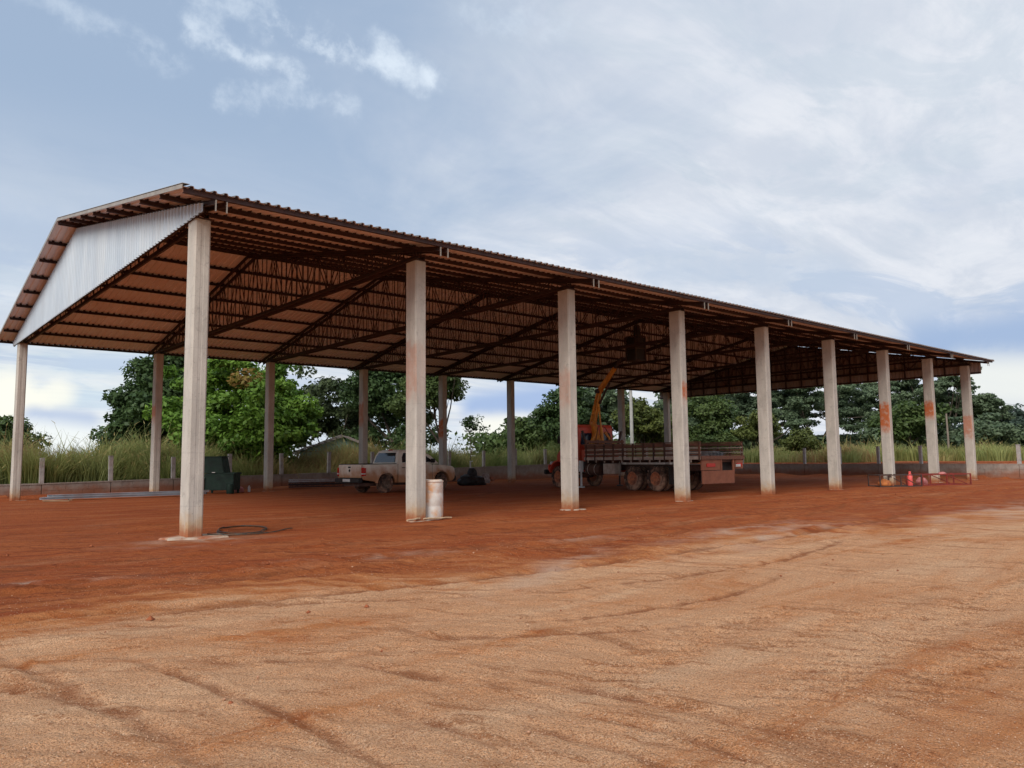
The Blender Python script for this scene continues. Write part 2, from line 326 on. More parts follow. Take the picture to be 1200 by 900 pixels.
# ------------------------------------------------------------------ object helpers
def meta(o, label=None, cat=None, group=None, kind=None):
    if label: o['label'] = label
    if cat: o['category'] = cat
    if group: o['group'] = group
    if kind: o['kind'] = kind
    return o
def empty(name, loc=(0,0,0), rz=0, label=None, cat=None, group=None, parent=None):
    o = bpy.data.objects.new(name, None); COL.objects.link(o); o.location = loc; o.rotation_euler = (0,0,rz)
    if parent: o.parent = parent
    return meta(o, label, cat, group)
def link_mesh(name, me, mat=None, parent=None, loc=(0,0,0), rot=(0,0,0), kind=None):
    o = bpy.data.objects.new(name, me); COL.objects.link(o); o.location = loc; o.rotation_euler = rot
    if mat and not me.materials: me.materials.append(MATS[mat])
    if parent: o.parent = parent
    if kind: o['kind'] = kind
    return o
def dup(o, parent=None):
    c = o.copy(); COL.objects.link(c)
    if parent: c.parent = parent
    for ch in o.children: dup(ch, c)
    return c

class MB:
    def __init__(s): s.v = []; s.f = []
    def add(s, vs, fs):
        k = len(s.v); s.v += [tuple(v) for v in vs]; s.f += [tuple(i+k for i in f) for f in fs]; return s
    def box(s, x0, x1, y0, y1, z0, z1):
        vs = [(x,y,z) for z in (z0,z1) for x,y in ((x0,y0),(x1,y0),(x1,y1),(x0,y1))]
        return s.add(vs, [(3,2,1,0),(4,5,6,7),(0,1,5,4),(1,2,6,5),(2,3,7,6),(3,0,4,7)])
    def bar(s, a, b, w_, h_, up=(0,0,1)):
        a = Vector(a); b = Vector(b); d = (b-a).normalized(); up = Vector(up)
        if abs(d.dot(up)) > .95: up = Vector((1,0,0)) if abs(d.x) < .9 else Vector((0,1,0))
        sx = d.cross(up).normalized()*(w_/2); sy = sx.cross(d).normalized()*(h_/2)
        vs = [p+i*sx+j*sy for p in (a,b) for i,j in ((-1,-1),(1,-1),(1,1),(-1,1))]
        return s.add(vs, [(3,2,1,0),(4,5,6,7),(0,1,5,4),(1,2,6,5),(2,3,7,6),(3,0,4,7)])
    def taper(s, a, b, wa, ha, wb, hb, up=(0,0,1)):
        a = Vector(a); b = Vector(b); d = (b-a).normalized(); up = Vector(up)
        if abs(d.dot(up)) > .98: up = Vector((1,0,0))
        sx = d.cross(up).normalized(); sy = sx.cross(d).normalized()
        vs = [p+i*sx*ww/2+j*sy*hh/2 for p,ww,hh in ((a,wa,ha),(b,wb,hb)) for i,j in ((-1,-1),(1,-1),(1,1),(-1,1))]
        return s.add(vs, [(3,2,1,0),(4,5,6,7),(0,1,5,4),(1,2,6,5),(2,3,7,6),(3,0,4,7)])
    def tube(s, pts, r, n_=8, cap=True, radii=None):
        pts = [Vector(p) for p in pts]; k = len(s.v); N = len(pts); prev = None
        for i, p in enumerate(pts):
            d = (pts[min(i+1,N-1)]-pts[max(i-1,0)]).normalized()
            ref = Vector((0,0,1)) if abs(d.z) < .9 else Vector((1,0,0))
            if prev is not None: ref = prev
            sx = d.cross(ref).normalized(); sy = sx.cross(d).normalized(); prev = sy
            rr = radii[i] if radii else r
            for j in range(n_):
                a = 2*math.pi*j/n_; s.v.append(tuple(p+sx*rr*math.cos(a)+sy*rr*math.sin(a)))
        for i in range(N-1):
            for j in range(n_):
                j2 = (j+1) % n_; s.f.append((k+i*n_+j, k+i*n_+j2, k+(i+1)*n_+j2, k+(i+1)*n_+j))
        if cap: s.f.append(tuple(k+j for j in reversed(range(n_)))); s.f.append(tuple(k+(N-1)*n_+j for j in range(n_)))
        return s
    def lathe(s, prof, n_=24, axis='z', c=(0,0,0)):
        k = len(s.v); c = Vector(c)
        for r_, h_ in prof:
            for j in range(n_):
                a = 2*math.pi*j/n_; x, y = r_*math.cos(a), r_*math.sin(a)
                p = Vector((x,y,h_)) if axis == 'z' else Vector((x,h_,y)) if axis == 'y' else Vector((h_,x,y))
                s.v.append(tuple(p+c))
        for i in range(len(prof)-1):
            for j in range(n_):
                j2 = (j+1) % n_; s.f.append((k+i*n_+j, k+i*n_+j2, k+(i+1)*n_+j2, k+(i+1)*n_+j))
        return s
    def prism(s, poly, a, b, axis='y'):
        """polygon in the two other axes extruded along axis from a to b"""
        n_ = len(poly)
        def P(u,v,t): return (u,t,v) if axis == 'y' else (t,u,v) if axis == 'x' else (u,v,t)
        vs = [P(u,v,a) for u,v in poly]+[P(u,v,b) for u,v in poly]
        fs = [tuple(range(n_)), tuple(reversed(range(n_,2*n_)))]+[(i,i+n_,(i+1)%n_+n_,(i+1)%n_) for i in range(n_)]
        return s.add(vs, fs)
    def mesh(s, name, smooth=False, bevel=0, seg=2):
        me = bpy.data.meshes.new(name); bm = bmesh.new()
        vs = [bm.verts.new(v) for v in s.v]
        for f in s.f:
            try: bm.faces.new([vs[i] for i in f])
            except ValueError: pass
        bmesh.ops.recalc_face_normals(bm, faces=bm.faces)
        if bevel:
            ed = [e for e in bm.edges if len(e.link_faces) == 2 and e.calc_face_angle(0) > .5]
            bmesh.ops.bevel(bm, geom=ed, offset=bevel, segments=seg, affect='EDGES', clamp_overlap=True)
        ng = [f for f in bm.faces if len(f.verts) > 4]
        if ng: bmesh.ops.triangulate(bm, faces=ng)
        bm.to_mesh(me); bm.free()
        if smooth:
            me.polygons.foreach_set('use_smooth', [True]*len(me.polygons))
            try: me.set_sharp_from_angle(angle=R(38))
            except Exception: pass
        return me
    def build(s, name, mat, parent=None, smooth=False, bevel=0, seg=2, loc=(0,0,0), rot=(0,0,0), kind=None):
        return link_mesh(name, s.mesh(name, smooth, bevel, seg), mat, parent, loc, rot, kind)

def np_mesh(name, verts, faces, nper, tone=None, smooth=False):
    """fast mesh: verts (N,3), faces (M,nper), tone (N,3) point attribute"""
    me = bpy.data.meshes.new(name); M = len(faces)
    me.vertices.add(len(verts)); me.vertices.foreach_set('co', np.ascontiguousarray(verts, dtype=np.float32).ravel())
    me.loops.add(M*nper); me.loops.foreach_set('vertex_index', np.ascontiguousarray(faces, dtype=np.int32).ravel())
    me.polygons.add(M); me.polygons.foreach_set('loop_start', np.arange(0, M*nper, nper, dtype=np.int32))
    try: me.polygons.foreach_set('loop_total', np.full(M, nper, dtype=np.int32))
    except Exception: pass
    if smooth: me.polygons.foreach_set('use_smooth', np.ones(M, dtype=bool))
    me.update(calc_edges=True)
    if tone is not None:
        a = me.attributes.new('tone', 'FLOAT_VECTOR', 'POINT'); a.data.foreach_set('vector', np.ascontiguousarray(tone, dtype=np.float32).ravel())
    return me

# ------------------------------------------------------------------ terrain
def sstep(a, b, x):
    t = np.clip((x-a)/(b-a), 0, 1); return t*t*(3-2*t)
def vnoise(x, y, seed=0):
    """smooth value noise, vectorised"""
    r_ = np.random.default_rng(seed+100); T = r_.random((257,257))
    xi = np.floor(x).astype(int); yi = np.floor(y).astype(int); fx = x-xi; fy = y-yi
    fx = fx*fx*(3-2*fx); fy = fy*fy*(3-2*fy); xi %= 256; yi %= 256
    return (T[xi,yi]*(1-fx)+T[xi+1,yi]*fx)*(1-fy)+(T[xi,yi+1]*(1-fx)+T[xi+1,yi+1]*fx)*fy
def fbm(x, y, seed, oct_=4):
    o = 0; a = .5
    for k in range(oct_): o = o+a*(vnoise(x*2**k+k*13.7, y*2**k+k*7.1, seed+k)-.5); a *= .5
    return o
RWX = lambda y: 42.25+(y+2)/8.0            # line of the right-hand wall
def base_h(x, y):
    h = np.zeros_like(x)
    out_r = x-RWX(y); out_b = y-22.1
    h = h + .38*sstep(.1, 2.2, out_b)*(1-sstep(30, 40, x)) + .85*sstep(.1, 1.6, np.maximum(out_r, np.where(x > 36, out_b, -9)))
    h = h + .10*sstep(30, 42, x)*sstep(23, 15, np.abs(y-8))*0
    # soil heaped against the walls inside the yard
    h = h + .16*np.clip(1-np.abs(out_b+.5)/1.3, 0, 1)*(vnoise(x*.7, y*.7, 5))*(out_b < 0)
    h = h + .22*np.clip(1-np.abs(out_r+.6)/1.8, 0, 1)*(vnoise(x*.6, y*.6, 8))*(out_r < 0)*(y > -1)
    # loose ridge of pushed soil near the far right columns
    h = h + .18*np.exp(-((x-33)/7)**2-((y-13)/1.6)**2)*(.5+vnoise(x, y*2, 3))
    return h
TRK = [  # polyline, half track, rut width, depth, lug marks
 ([(-2.2,-11.0),(-2.18,-11.33),(-2.09,-11.78),(-2.03,-12.2),(-2.05,-12.61),(-2.2,-13.6)], .0, .055, .034, 0),
 ([(-1.9,-10.9),(-1.84,-11.23),(-1.76,-11.78),(-1.64,-12.31),(-1.69,-12.94),(-1.8,-13.8)], .0, .06, .036, 0),
 ([(-1.78,-10.3),(-1.73,-10.58),(-1.61,-10.96),(-1.46,-11.42),(-1.3,-11.94),(-1.24,-12.29),(-1.21,-12.98),(-1.3,-13.6),(-1.5,-14.4)], .0, .07, .042, 0),
 ([(-1.1,-11.9),(-1.12,-12.4),(-1.12,-13.0),(-1.1,-13.6)], .0, .06, .036, 0),
 ([(-4.2,-7.2),(-4.13,-7.5),(-3.99,-8.14),(-3.83,-9.01),(-3.66,-9.95),(-3.57,-10.81),(-3.6,-11.6)], .0, .08, .036, 0),
 ([(-4.5,-8.2),(-4.32,-8.55),(-4.09,-8.91),(-3.91,-9.22),(-3.8,-9.55),(-3.75,-10.2)], .0, .09, .03, 0),
 ([(-3.4,-8.2),(-3.27,-8.82),(-3.14,-9.66),(-3.0,-10.62),(-2.95,-11.38),(-2.99,-11.81),(-3.1,-12.6)], .0, .06, .034, 0),
 ([(-2.4,-9.2),(-2.26,-9.68),(-2.1,-10.22),(-1.93,-10.66),(-1.71,-11.07),(-1.5,-11.6)], .0, .09, .034, 0),
 ([(-1.7,-8.5),(-1.52,-8.99),(-1.32,-9.81),(-1.11,-10.38),(-1.01,-10.64)], .0, .07, .03, 0),
 ([(-3.3,-8.5),(-3.15,-8.78),(-2.89,-9.27),(-2.47,-9.58),(-2.06,-9.81),(-1.4,-10)], .0, .07, .03, 0),
 ([(-3.6,-7.3),(-2.78,-7.24),(-1.97,-7.37),(-1.13,-7.83),(-.24,-8.31),(.8,-8.7)], .0, .09, .03, 0),
 ([(-1.9,-9.2),(-1.62,-9.44),(-1.53,-9.53),(-.64,-10.26),(.38,-10.81),(1.5,-11.2)], .0, .08, .03, 0),
 ([(-2.7,-10.2),(-2.5,-10.9),(-2.42,-11.6),(-2.5,-12.4)], .0, .06, .028, 0),
 ([(-.9,-9.2),(-.3,-9.8),(.7,-10.1),(2.2,-10.2),(4,-9.8)], .0, .08, .026, 0),
 ([(.2,-8.6),(1.4,-8.9),(3,-9.2),(5.2,-9.2),(8,-8.6)], .0, .09, .03, 0),
 ([(-2.0,-11.57),(-1.28,-11.4),(-.1,-11.16),(1.33,-11.02),(2.6,-10.9)], .0, .24, .020, 1),
 ([(-1.5,-12.4),(-1.2,-12.42),(-.2,-12.25),(1.21,-12.18),(3.11,-12.1),(5.15,-12.0),(8,-11.6)], .0, .25, .030, 1),
 ([(-1.0,-12.85),(-.07,-12.8),(.96,-12.8),(3.05,-12.85),(6,-12.6)], .0, .22, .026, 1),
 ([(-.4,-11.75),(.6,-11.65),(1.8,-11.6),(3.4,-11.5)], .0, .2, .018, 1),
 ([(-9,-5.0),(-5,-4.5),(-3.56,-4.75),(-2.83,-5.18),(-2.42,-5.27),(-2.06,-5.46),(-1.44,-5.75),(-.53,-5.62),(1,-5.8)], .0, .13, .05, 0),
 ([(-5,-6.4),(-3.67,-6.59),(-3.16,-6.77),(-2.45,-6.9),(-1.54,-7.36),(0,-7.5)], .0, .10, .04, 0),
 ([(-9,-5.8),(-5,-5.6),(-3,-5.9),(-1.6,-6.3),(.5,-6.6),(4,-6.9),(10,-6.7),(15,-5.9),(17.3,-4.6),(16.4,-2.8)], .9, .16, .045, 0),
 ([(-8,-3.5),(-3,-3.6),(2,-4.2),(7,-4.2),(14,-3.4),(24,-3.6),(34,-4.6)], .9, .16, .04, 0),
 ([(-3,2.5),(3,3.5),(9,6),(13,9),(16,11.5)], .8, .18, .025, 0),
 ([(18,-9),(20,-4),(20.8,0),(21.0,2)], .95, .24, .04, 0),
 ([(3,-2.5),(8,-2),(13,-1.6),(19,-2.4),(27,-2.6)], .85, .2, .05, 0),
]
def track_fields(x, y):
    H = np.zeros_like(x); T = np.zeros_like(x)
    wob = fbm(x*2.2, y*2.2, 50, 4)*.12
    for pts, ht, rw, dep, tread in TRK:
        P = [Vector((*p,0)) for p in pts]; Q = []
        for i in range(len(P)-1):   # Catmull-Rom
            p0 = P[max(i-1,0)]; p1 = P[i]; p2 = P[i+1]; p3 = P[min(i+2,len(P)-1)]
            for k in range(6):
                t = k/6; Q.append(.5*((2*p1)+(p2-p0)*t+(2*p0-5*p1+4*p2-p3)*t*t+(3*p1-p0-3*p2+p3)*t**3))
        Q.append(P[-1])
        xs = [q.x for q in Q]; ys = [q.y for q in Q]
        sel = (x > min(xs)-2) & (x < max(xs)+2) & (y > min(ys)-2) & (y < max(ys)+2)
        if not sel.any(): continue
        X = x[sel]; Y = y[sel]; best = np.full(X.shape, 1e9); arc = np.zeros_like(X); sgn = np.zeros_like(X); L = 0
        for a, b_ in zip(Q[:-1], Q[1:]):
            ax, ay = a.x, a.y; ex, ey = b_.x-ax, b_.y-ay; l2 = ex*ex+ey*ey; ln = math.sqrt(l2)
            t = np.clip(((X-ax)*ex+(Y-ay)*ey)/l2, 0, 1); ddx = X-ax-t*ex; ddy = Y-ay-t*ey
            d = np.hypot(ddx, ddy); u = d < best
            best = np.where(u, d, best); arc = np.where(u, L+t*ln, arc); sgn = np.where(u, np.sign(ex*ddy-ey*ddx), sgn); L += ln
        fade = np.clip(arc/1.2, 0, 1)*np.clip((L-arc)/1.2, 0, 1)
        fade = fade*sstep(.25, .5, .5+fbm(arc*.35+7*rw, arc*0+ht*9, 61, 2)*1.3+.28)
        for side in ((-1, 1) if ht > 0 else (0,)):
            sd_ = sgn*best-side*ht+wob[sel]*.5
            a_ = np.abs(sd_)/rw
            rut = (-dep*np.exp(-a_**4*1.2)+dep*.6*np.exp(-((a_-1.35)/.4)**2))*np.clip(.3+.5*vnoise(X*5, Y*5, 72), 0, 1)
            if tread:
                bar_ = np.cos((arc+sd_*.55)*2*math.pi/.185)+.5*(vnoise(X*6, Y*6, 71)-.5)
                rut = rut*.5 + .026*np.clip(bar_, -.9, .35)*np.exp(-a_**4)
                T[sel] = np.maximum(T[sel], fade*np.exp(-a_**4)*sstep(.2, .9, -bar_)*.9)
            else: T[sel] = np.maximum(T[sel], fade*(1.0*np.exp(-(a_/.95)**2)*np.clip(.42+.6*vnoise(X*7, Y*7, 70), 0, 1)))
            H[sel] += rut*fade
    return H, np.clip(T, 0, 1)
def ground_h(x, y, detail=True):
    x = np.asarray(x, float); y = np.asarray(y, float)
    h = base_h(x, y)
    out = sstep(60, 120, np.hypot(x-20, y-5))
    h = h+fbm(x*.25, y*.25, 1, 3)*.05*(1-out)+fbm(x*1.4, y*1.4, 11, 3)*.010
    # soil knocked up in low ridges across the front of the yard
    rx = x*.80+y*.60*-1; ry = x*.6+y*.8
    band = sstep(-12, -8, y)*sstep(-1.0, -4.5, y)
    str_ = sstep(-4.0, -7.5, y)*sstep(-16, -14, y)*sstep(16, 8, x); v_ = np.hypot(x+8, y+14)+fbm(x*.3, y*.3, 75, 2)*1.2; u_ = np.arctan2(y+14, x+8)*9
    h = h+str_*(np.abs(fbm(v_*5.5, u_*.45, 76, 3))*-.095+.009)
    red_ = sstep(-8.5, -6, y)*sstep(6, 1, y)*(x < 45); h = h+red_*(np.clip(fbm(x*2.2, y*2.2, 78, 4), 0, 1)*.10+np.clip(fbm(x*.9+3, y*2.8, 79, 3)-.12, 0, 1)*.16)*sstep(.3, .55, vnoise(x*.35, y*.35, 80))
    h = h+band*np.clip(fbm(rx*.35, ry*1.9, 21, 4)-.05, 0, 1)*.16
    return h
def grid_lines(spec):
    o = [spec[0][0]]
    for a, b_, st in spec:
        k = max(1, int(round((b_-a)/st))); o += list(np.linspace(a, b_, k+1)[1:])
    return np.array(o)
gx = grid_lines([(-900,-200,70),(-200,-60,14),(-60,-16,3),(-16,-6.5,.35),(-6.5,4.5,.036),(4.5,10,.07),(10,46,.16),(46,70,.6),(70,140,3),(140,300,14),(300,1200,75)])
gy = grid_lines([(-900,-200,70),(-200,-60,14),(-60,-20,3),(-20,-14.2,.4),(-14.2,-7.5,.034),(-7.5,-3,.055),(-3,24,.13),(24,34,.5),(34,70,2),(70,140,5),(140,300,16),(300,1200,75)])
GX, GY = np.meshgrid(gx, gy, indexing='ij'); nx_, ny_ = GX.shape
x = GX.ravel(); y = GY.ravel()
h = ground_h(x, y); near = (x > -10) & (x < 40) & (y > -16) & (y < 15)
TH = np.zeros_like(x); TT = np.zeros_like(x)
th, tt = track_fields(x[near], y[near]); TH[near] = th; TT[near] = tt
fine_zone = (x > -7) & (x < 12) & (y > -15) & (y < -2)
nz = np.zeros_like(x); xf = x[fine_zone]; yf = y[fine_zone]
nz[fine_zone] = fbm(xf*9, yf*9, 31, 3)*.020+np.clip(fbm(xf*6, yf*6, 41, 3)-.16, 0, 1)*.07
pale = np.zeros_like(x)
for cx_, cy_, ax_, ay_, an in ((4.5,-5.3,1.0,.22,-.05),(2.4,-7.4,2.6,.32,.52),(-3.0,-4.2,.9,.25,-.5),(-.2,-.7,1.0,.8,0),(8,-6.6,2.5,.4,.1),(1.2,-5.0,1.2,.25,-.3),(7.5,-7.6,3,.6,.2),(16,-8.5,6,1.0,0)):
    c, s = math.cos(an), math.sin(an); u = ((x-cx_)*c+(y-cy_)*s)/ax_; v = (-(x-cx_)*s+(y-cy_)*c)/ay_
    pale = np.maximum(pale, np.exp(-(u*u+v*v))*np.clip(.25+fbm(x*2.5, y*2.5, 81, 3)*2.2, 0, 1))
redp = np.zeros_like(x)
for cx_, cy_, ax_, ay_ in ((.3,-12.65,1.6,.42),(2.4,-12.8,1.6,.5),(-1.35,-12.9,.5,.5),(-4.0,-11.0,.9,.9),(-3.6,-10.4,.5,.6),(4.5,-10.4,1.6,.35),(-3.0,-6.3,1.6,.35)):
    redp = np.maximum(redp, np.exp(-((x-cx_)/ax_)**2-((y-cy_)/ay_)**2)*np.clip(.5+fbm(x*1.6, y*3, 85, 4)*1.6, 0, 1))
TT = np.maximum(TT, redp*.62)
grass = np.maximum(sstep(.3, 2, y-22.3), sstep(9, 14, x-RWX(y)))
grass = np.maximum(grass, sstep(18, 40, -14-x)); grass = np.maximum(grass, sstep(40, 80, -y))
tone = np.stack([TT, pale, grass], 1)
verts = np.stack([x, y, h+TH+nz], 1)
i = np.arange(nx_*ny_).reshape(nx_, ny_)
faces = np.stack([i[:-1,:-1].ravel(), i[1:,:-1].ravel(), i[1:,1:].ravel(), i[:-1,1:].ravel()], 1)
g = link_mesh('ground', np_mesh('ground', verts, faces, 4, tone, True), 'earth'); g['kind'] = 'structure'
def gz(px_, py_):
    a = np.array([px_]); b_ = np.array([py_]); return float(ground_h(a, b_)[0])

# loose gravel near the viewer
N = 60000
rr_ = 2.6+12*rng.random(N)**1.3; aa = YAW+(rng.random(N)-.5)*R(100)
sx_ = CAMLOC.x+rr_*np.sin(aa); sy_ = CAMLOC.y+rr_*np.cos(aa)
keep = (sy_ < -4.8+rng.normal(0, 1.2, N)); sx_ = sx_[keep]; sy_ = sy_[keep]; N = len(sx_)
hh = ground_h(sx_, sy_)+track_fields(sx_, sy_)[0]
sz = .0026+.0035*rng.random(N)**3; big_ = rng.random(N) < .0025; sz[big_] *= 2.8
OCT = np.array([(1,0,0),(-1,0,0),(0,1,0),(0,-1,0),(0,0,1),(0,0,-1)], float)
OF = np.array([(0,2,4),(2,1,4),(1,3,4),(3,0,4),(2,0,5),(1,2,5),(3,1,5),(0,3,5)])
sc = sz[:,None,None]*(.7+.6*rng.random((N,6,1)))*np.array([1,1,.7])
an = rng.random(N)*6.28; V = OCT[None]*sc
Vx = V[...,0]*np.cos(an)[:,None]-V[...,1]*np.sin(an)[:,None]; Vy = V[...,0]*np.sin(an)[:,None]+V[...,1]*np.cos(an)[:,None]
V = np.stack([Vx+sx_[:,None], Vy+sy_[:,None], V[...,2]+(hh+sz*.5+.004)[:,None]], -1).reshape(-1,3)
Fc = (OF[None]+6*np.arange(N)[:,None,None]).reshape(-1,3)
tn = np.repeat(np.stack([rng.random(N)]*3, 1), 6, 0)
g = link_mesh('gravel', np_mesh('gravel', V, Fc, 3, tn), 'gravel')
meta(g, 'fine tan gravel scattered over the red earth of the open yard', 'gravel', kind='stuff')

# ------------------------------------------------------------------ the open shed
B, W, HC = 4.9775, 19.694, 6.0
ZR, SL = 8.35, .193
YE = 1.2
zr = lambda y_: ZR-SL*abs(y_-W/2)
shed = empty('open_shed', (0,0,0), 0, 'long open-sided steel-roofed shed on two rows of tall concrete columns with pale sheeted gable', 'shed')
# columns
mb = MB(); a_, b_ = .150, .212
# slightly hollowed long faces, chamfered corners
prof = [(-a_,-b_+.03),(-a_+.03,-b_),(-.035,-b_),(-.03,-b_+.004),(.03,-b_+.004),(.035,-b_),(a_-.03,-b_),(a_,-b_+.03),(a_,b_-.03),(a_-.03,b_),(-a_+.03,b_),(-a_,b_-.03)]
mb.prism(prof, -.15, HC, 'z'); colme = mb.mesh('column'); colme.materials.append(MATS['column_concrete'])
mb = MB(); mb.box(-.19,.19,-.26,.26,HC+.002,HC+.02); plateme = mb.mesh('cap_plate'); plateme.materials.append(MATS['primer_steel'])
stains = {(1,0):(2.6,4.2,.55,.75),(2,0):(2.6,3.9,.35,1.0),(3,0):(2.9,3.8,.95,.0),(6,0):(2.2,3.75,1.0,1.0),(7,0):(2.9,4.0,1.0,1.0),(8,0):(2.0,3.5,.85,.8),
          (1,1):(2.9,3.9,.8,1.0),(3,1):(2.9,4.4,.7,1.0),(4,1):(2.3,3.7,1.0,1.0)}
def footing(cx_, cy_, big):
    k = 14; rr = [(.42+.38*random.random())*big for _ in range(k)]
    up = [(cx_+rr[j]*math.cos(6.283*j/k)*1.15, cy_+rr[j]*.8*math.sin(6.283*j/k)*1.0) for j in range(k)]
    mb = MB(); t = .028*big
    vs = [(u[0], u[1], gz(*u)-.06) for u in up]+[(cx_+(u[0]-cx_)*.88, cy_+(u[1]-cy_)*.88, t*(.7+.5*random.random())) for u in up]
    vs.append((cx_, cy_, t+.01))
    mb.add(vs, [(j,(j+1)%k,(j+1)%k+k,j+k) for j in range(k)]+[(j+k,(j+1)%k+k,2*k) for j in range(k)])
    mb.build('footing', 'footing_concrete', shed)
for row in (0, 1):
    for k in range(9):
        c = link_mesh('column', colme, None, shed, (k*B, row*W, 0)); c.rotation_euler = (0,0,random.uniform(-.01,.01))
        st = stains.get((k,row)); c['stain'] = (st[0],st[1],st[2]) if st else (0.,1.,0.); c['stain_side'] = float(st[3]) if st else 0.
        if st: c['label'] = 'concrete column with an orange earth stain part way up'
        link_mesh('cap_plate', plateme, None, c)
        footing(k*B+.05, row*W-.05, 1.0 if (k,row) == (0,0) else .42+.12*random.random())
# trusses: double channel chords with lattice webs
CH = .105
def chan(mb, a, b, h_, flange, side, t=.012):
    """C section from a to b, web vertical"""
    a = Vector(a); b = Vector(b); d = (b-a).normalized(); sx = d.cross(Vector((0,0,1))).normalized()*side; sy = Vector((0,0,1))
    mb.bar(a, b, t, h_); o = sx*(flange/2+t/2)
    mb.bar(a+o+sy*(h_/2-t/2), b+o+sy*(h_/2-t/2), flange, t); mb.bar(a+o-sy*(h_/2-t/2), b+o-sy*(h_/2-t/2), flange, t)
SHT, PUR = .008, .10
ztop = lambda y_: zr(y_)-SHT-PUR       # top of top chord
tops, bots = [], []
for sd_ in (-1, 1):
    for half in (0, 1):
        mb = MB(); y0, y1 = (-YE+.08, W/2) if half == 0 else (W/2, W+YE-.08)
        chan(mb, (sd_*.10, y0, ztop(y0)-CH/2), (sd_*.10, y1, ztop(y1)-CH/2), CH, .04, sd_ if half else sd_)
        me = mb.mesh('top_chord'); me.materials.append(MATS['primer_steel']); tops.append(me)
    mb = MB(); chan(mb, (sd_*.10, -.22, HC+.02+.05), (sd_*.10, W+.22, HC+.02+.05), .095, .04, sd_)
    me = mb.mesh('bottom_chord'); me.materials.append(MATS['primer_steel']); bots.append(me)
wb = MB(); NP = 27
ys = [(-.1)+(W+.2)*j/NP for j in range(NP+1)]
zb = HC+.08
for sd_ in (-1, 1):
    for j, yy in enumerate(ys):
        zt = ztop(yy)-.08
        wb.bar((sd_*.07, yy, zb), (sd_*.07, yy, zt), .024, .024)
        if j < NP:
            y2 = ys[j+1]; up = (j % 2 == 0)
            wb.bar((sd_*.055, yy if up else y2, zb), (sd_*.055, y2 if up else yy, (ztop(y2) if up else ztop(yy))-.08), .020, .020)
            ym = (yy+y2)/2
            wb.bar((sd_*.075, ym, zb), (sd_*.075, ym, ztop(ym)-.08), .012, .012)
webme = wb.mesh('truss'); webme.materials.append(MATS['primer_steel'])
mb = MB(); mb.box(-.010, .010, -YE+.055, -YE+.078, ztop(-YE)-.21, ztop(-YE)+.004)
endme = mb.mesh('chord_end'); endme.materials.append(MATS['trim_metal'])
for k in range(9):
    t = link_mesh('truss', webme, None, shed, (k*B, 0, 0))
    for me in tops: link_mesh('top_chord', me, None, t)
    for me in bots: link_mesh('bottom_chord', me, None, t)
    for q in (-1, 1): link_mesh('chord_end', endme, None, t, (q*.10, 0, 0))
# purlins
XA, XB = -.70, 8*B+.70
for half in (0, 1):
    for j in range(9):
        s_ = .10+j*(W/2+YE-.17)/8; y_ = W/2-s_ if half == 0 else W/2+s_
        mb = MB(); zt = zr(y_)-SHT; d_ = 1 if half == 0 else -1
        mb.box(XA+.03, XB-.03, y_-.004, y_+.004, zt-PUR+.004, zt-.012)
        mb.box(XA+.03, XB-.03, min(y_+.005*d_, y_+.06*d_), max(y_+.005*d_, y_+.06*d_), zt-PUR+.004, zt-PUR+.013)
        mb.box(XA+.03, XB-.03, min(y_+.005*d_, y_+.06*d_), max(y_+.005*d_, y_+.06*d_), zt-.022-.001, zt-.013)
        for q in range(41*5):     # dark blocks added to paint the shade inside every rib
            xx = XA+(q+.775)*(XB-XA)/205
            mb.box(xx-.032, xx+.032, y_-.022, y_+.03, zt-.011, zt+.030)
        mb.build('purlin', 'primer_steel', shed)
# roof sheets
NS = 41; SW = (XB-XA)/NS
def rib_profile(w_, n_=5, h_=.038):
    p = w_/n_; o = []
    for j in range(n_): o += [(j*p, 0), (j*p+p*.55, 0), (j*p+p*.66, h_), (j*p+p*.89, h_)]
    return o+[(w_, 0)]
prof = rib_profile(SW+.0)
for half in (0, 1):
    L = W/2+YE; sgn = -1 if half == 0 else 1
    vs = []; fs = []; n_ = len(prof); rows = [0.0, .33, .66, 1.0]
    for lay in (0, 1):
        for r_ in rows:
            s_ = .02+r_*(L-.02)
            for u, hgt in prof: vs.append((u, W/2+sgn*s_, ZR-SL*s_+hgt-lay*.006))
    nr = len(rows)
    for lay in (0, 1):
        for q in range(nr-1):
            for j in range(n_-1):
                a0 = lay*nr*n_+q*n_+j; fs.append((a0, a0+1, a0+n_+1, a0+n_) if lay == 0 else (a0+n_, a0+n_+1, a0+1, a0))
    for q in (0, nr-1):
        for j in range(n_-1):
            a0 = q*n_+j; fs.append((a0, a0+1, a0+1+nr*n_, a0+nr*n_))
    me = bpy.data.meshes.new('roof_sheet'); me.from_pydata(vs, [], fs); me.materials.append(MATS['galvanised']); me.materials.append(MATS['roof_top'])
    nt_ = (nr-1)*(n_-1)
    for q, p_ in enumerate(me.polygons): p_.material_index = 0 if nt_ <= q < 2*nt_ else 1
    me.update()
    for k in range(NS):
        o = link_mesh('roof_sheet', me, None, shed, (XA+k*SW, 0, (k % 2)*.002+random.uniform(-.003,.003)))
mb = MB()
for sgn in (-1, 1): mb.add([(XA,W/2,ZR+.07),(XB,W/2,ZR+.07),(XB,W/2+sgn*.32,ZR+.005),(XA,W/2+sgn*.32,ZR+.005),(XA,W/2,ZR+.06),(XB,W/2,ZR+.06),(XB,W/2+sgn*.32,ZR-.001),(XA,W/2+sgn*.32,ZR-.001)], [(0,1,2,3),(7,6,5,4),(0,3,7,4),(1,5,6,2),(3,2,6,7)])
mb.build('ridge_cap', 'roof_top', shed)
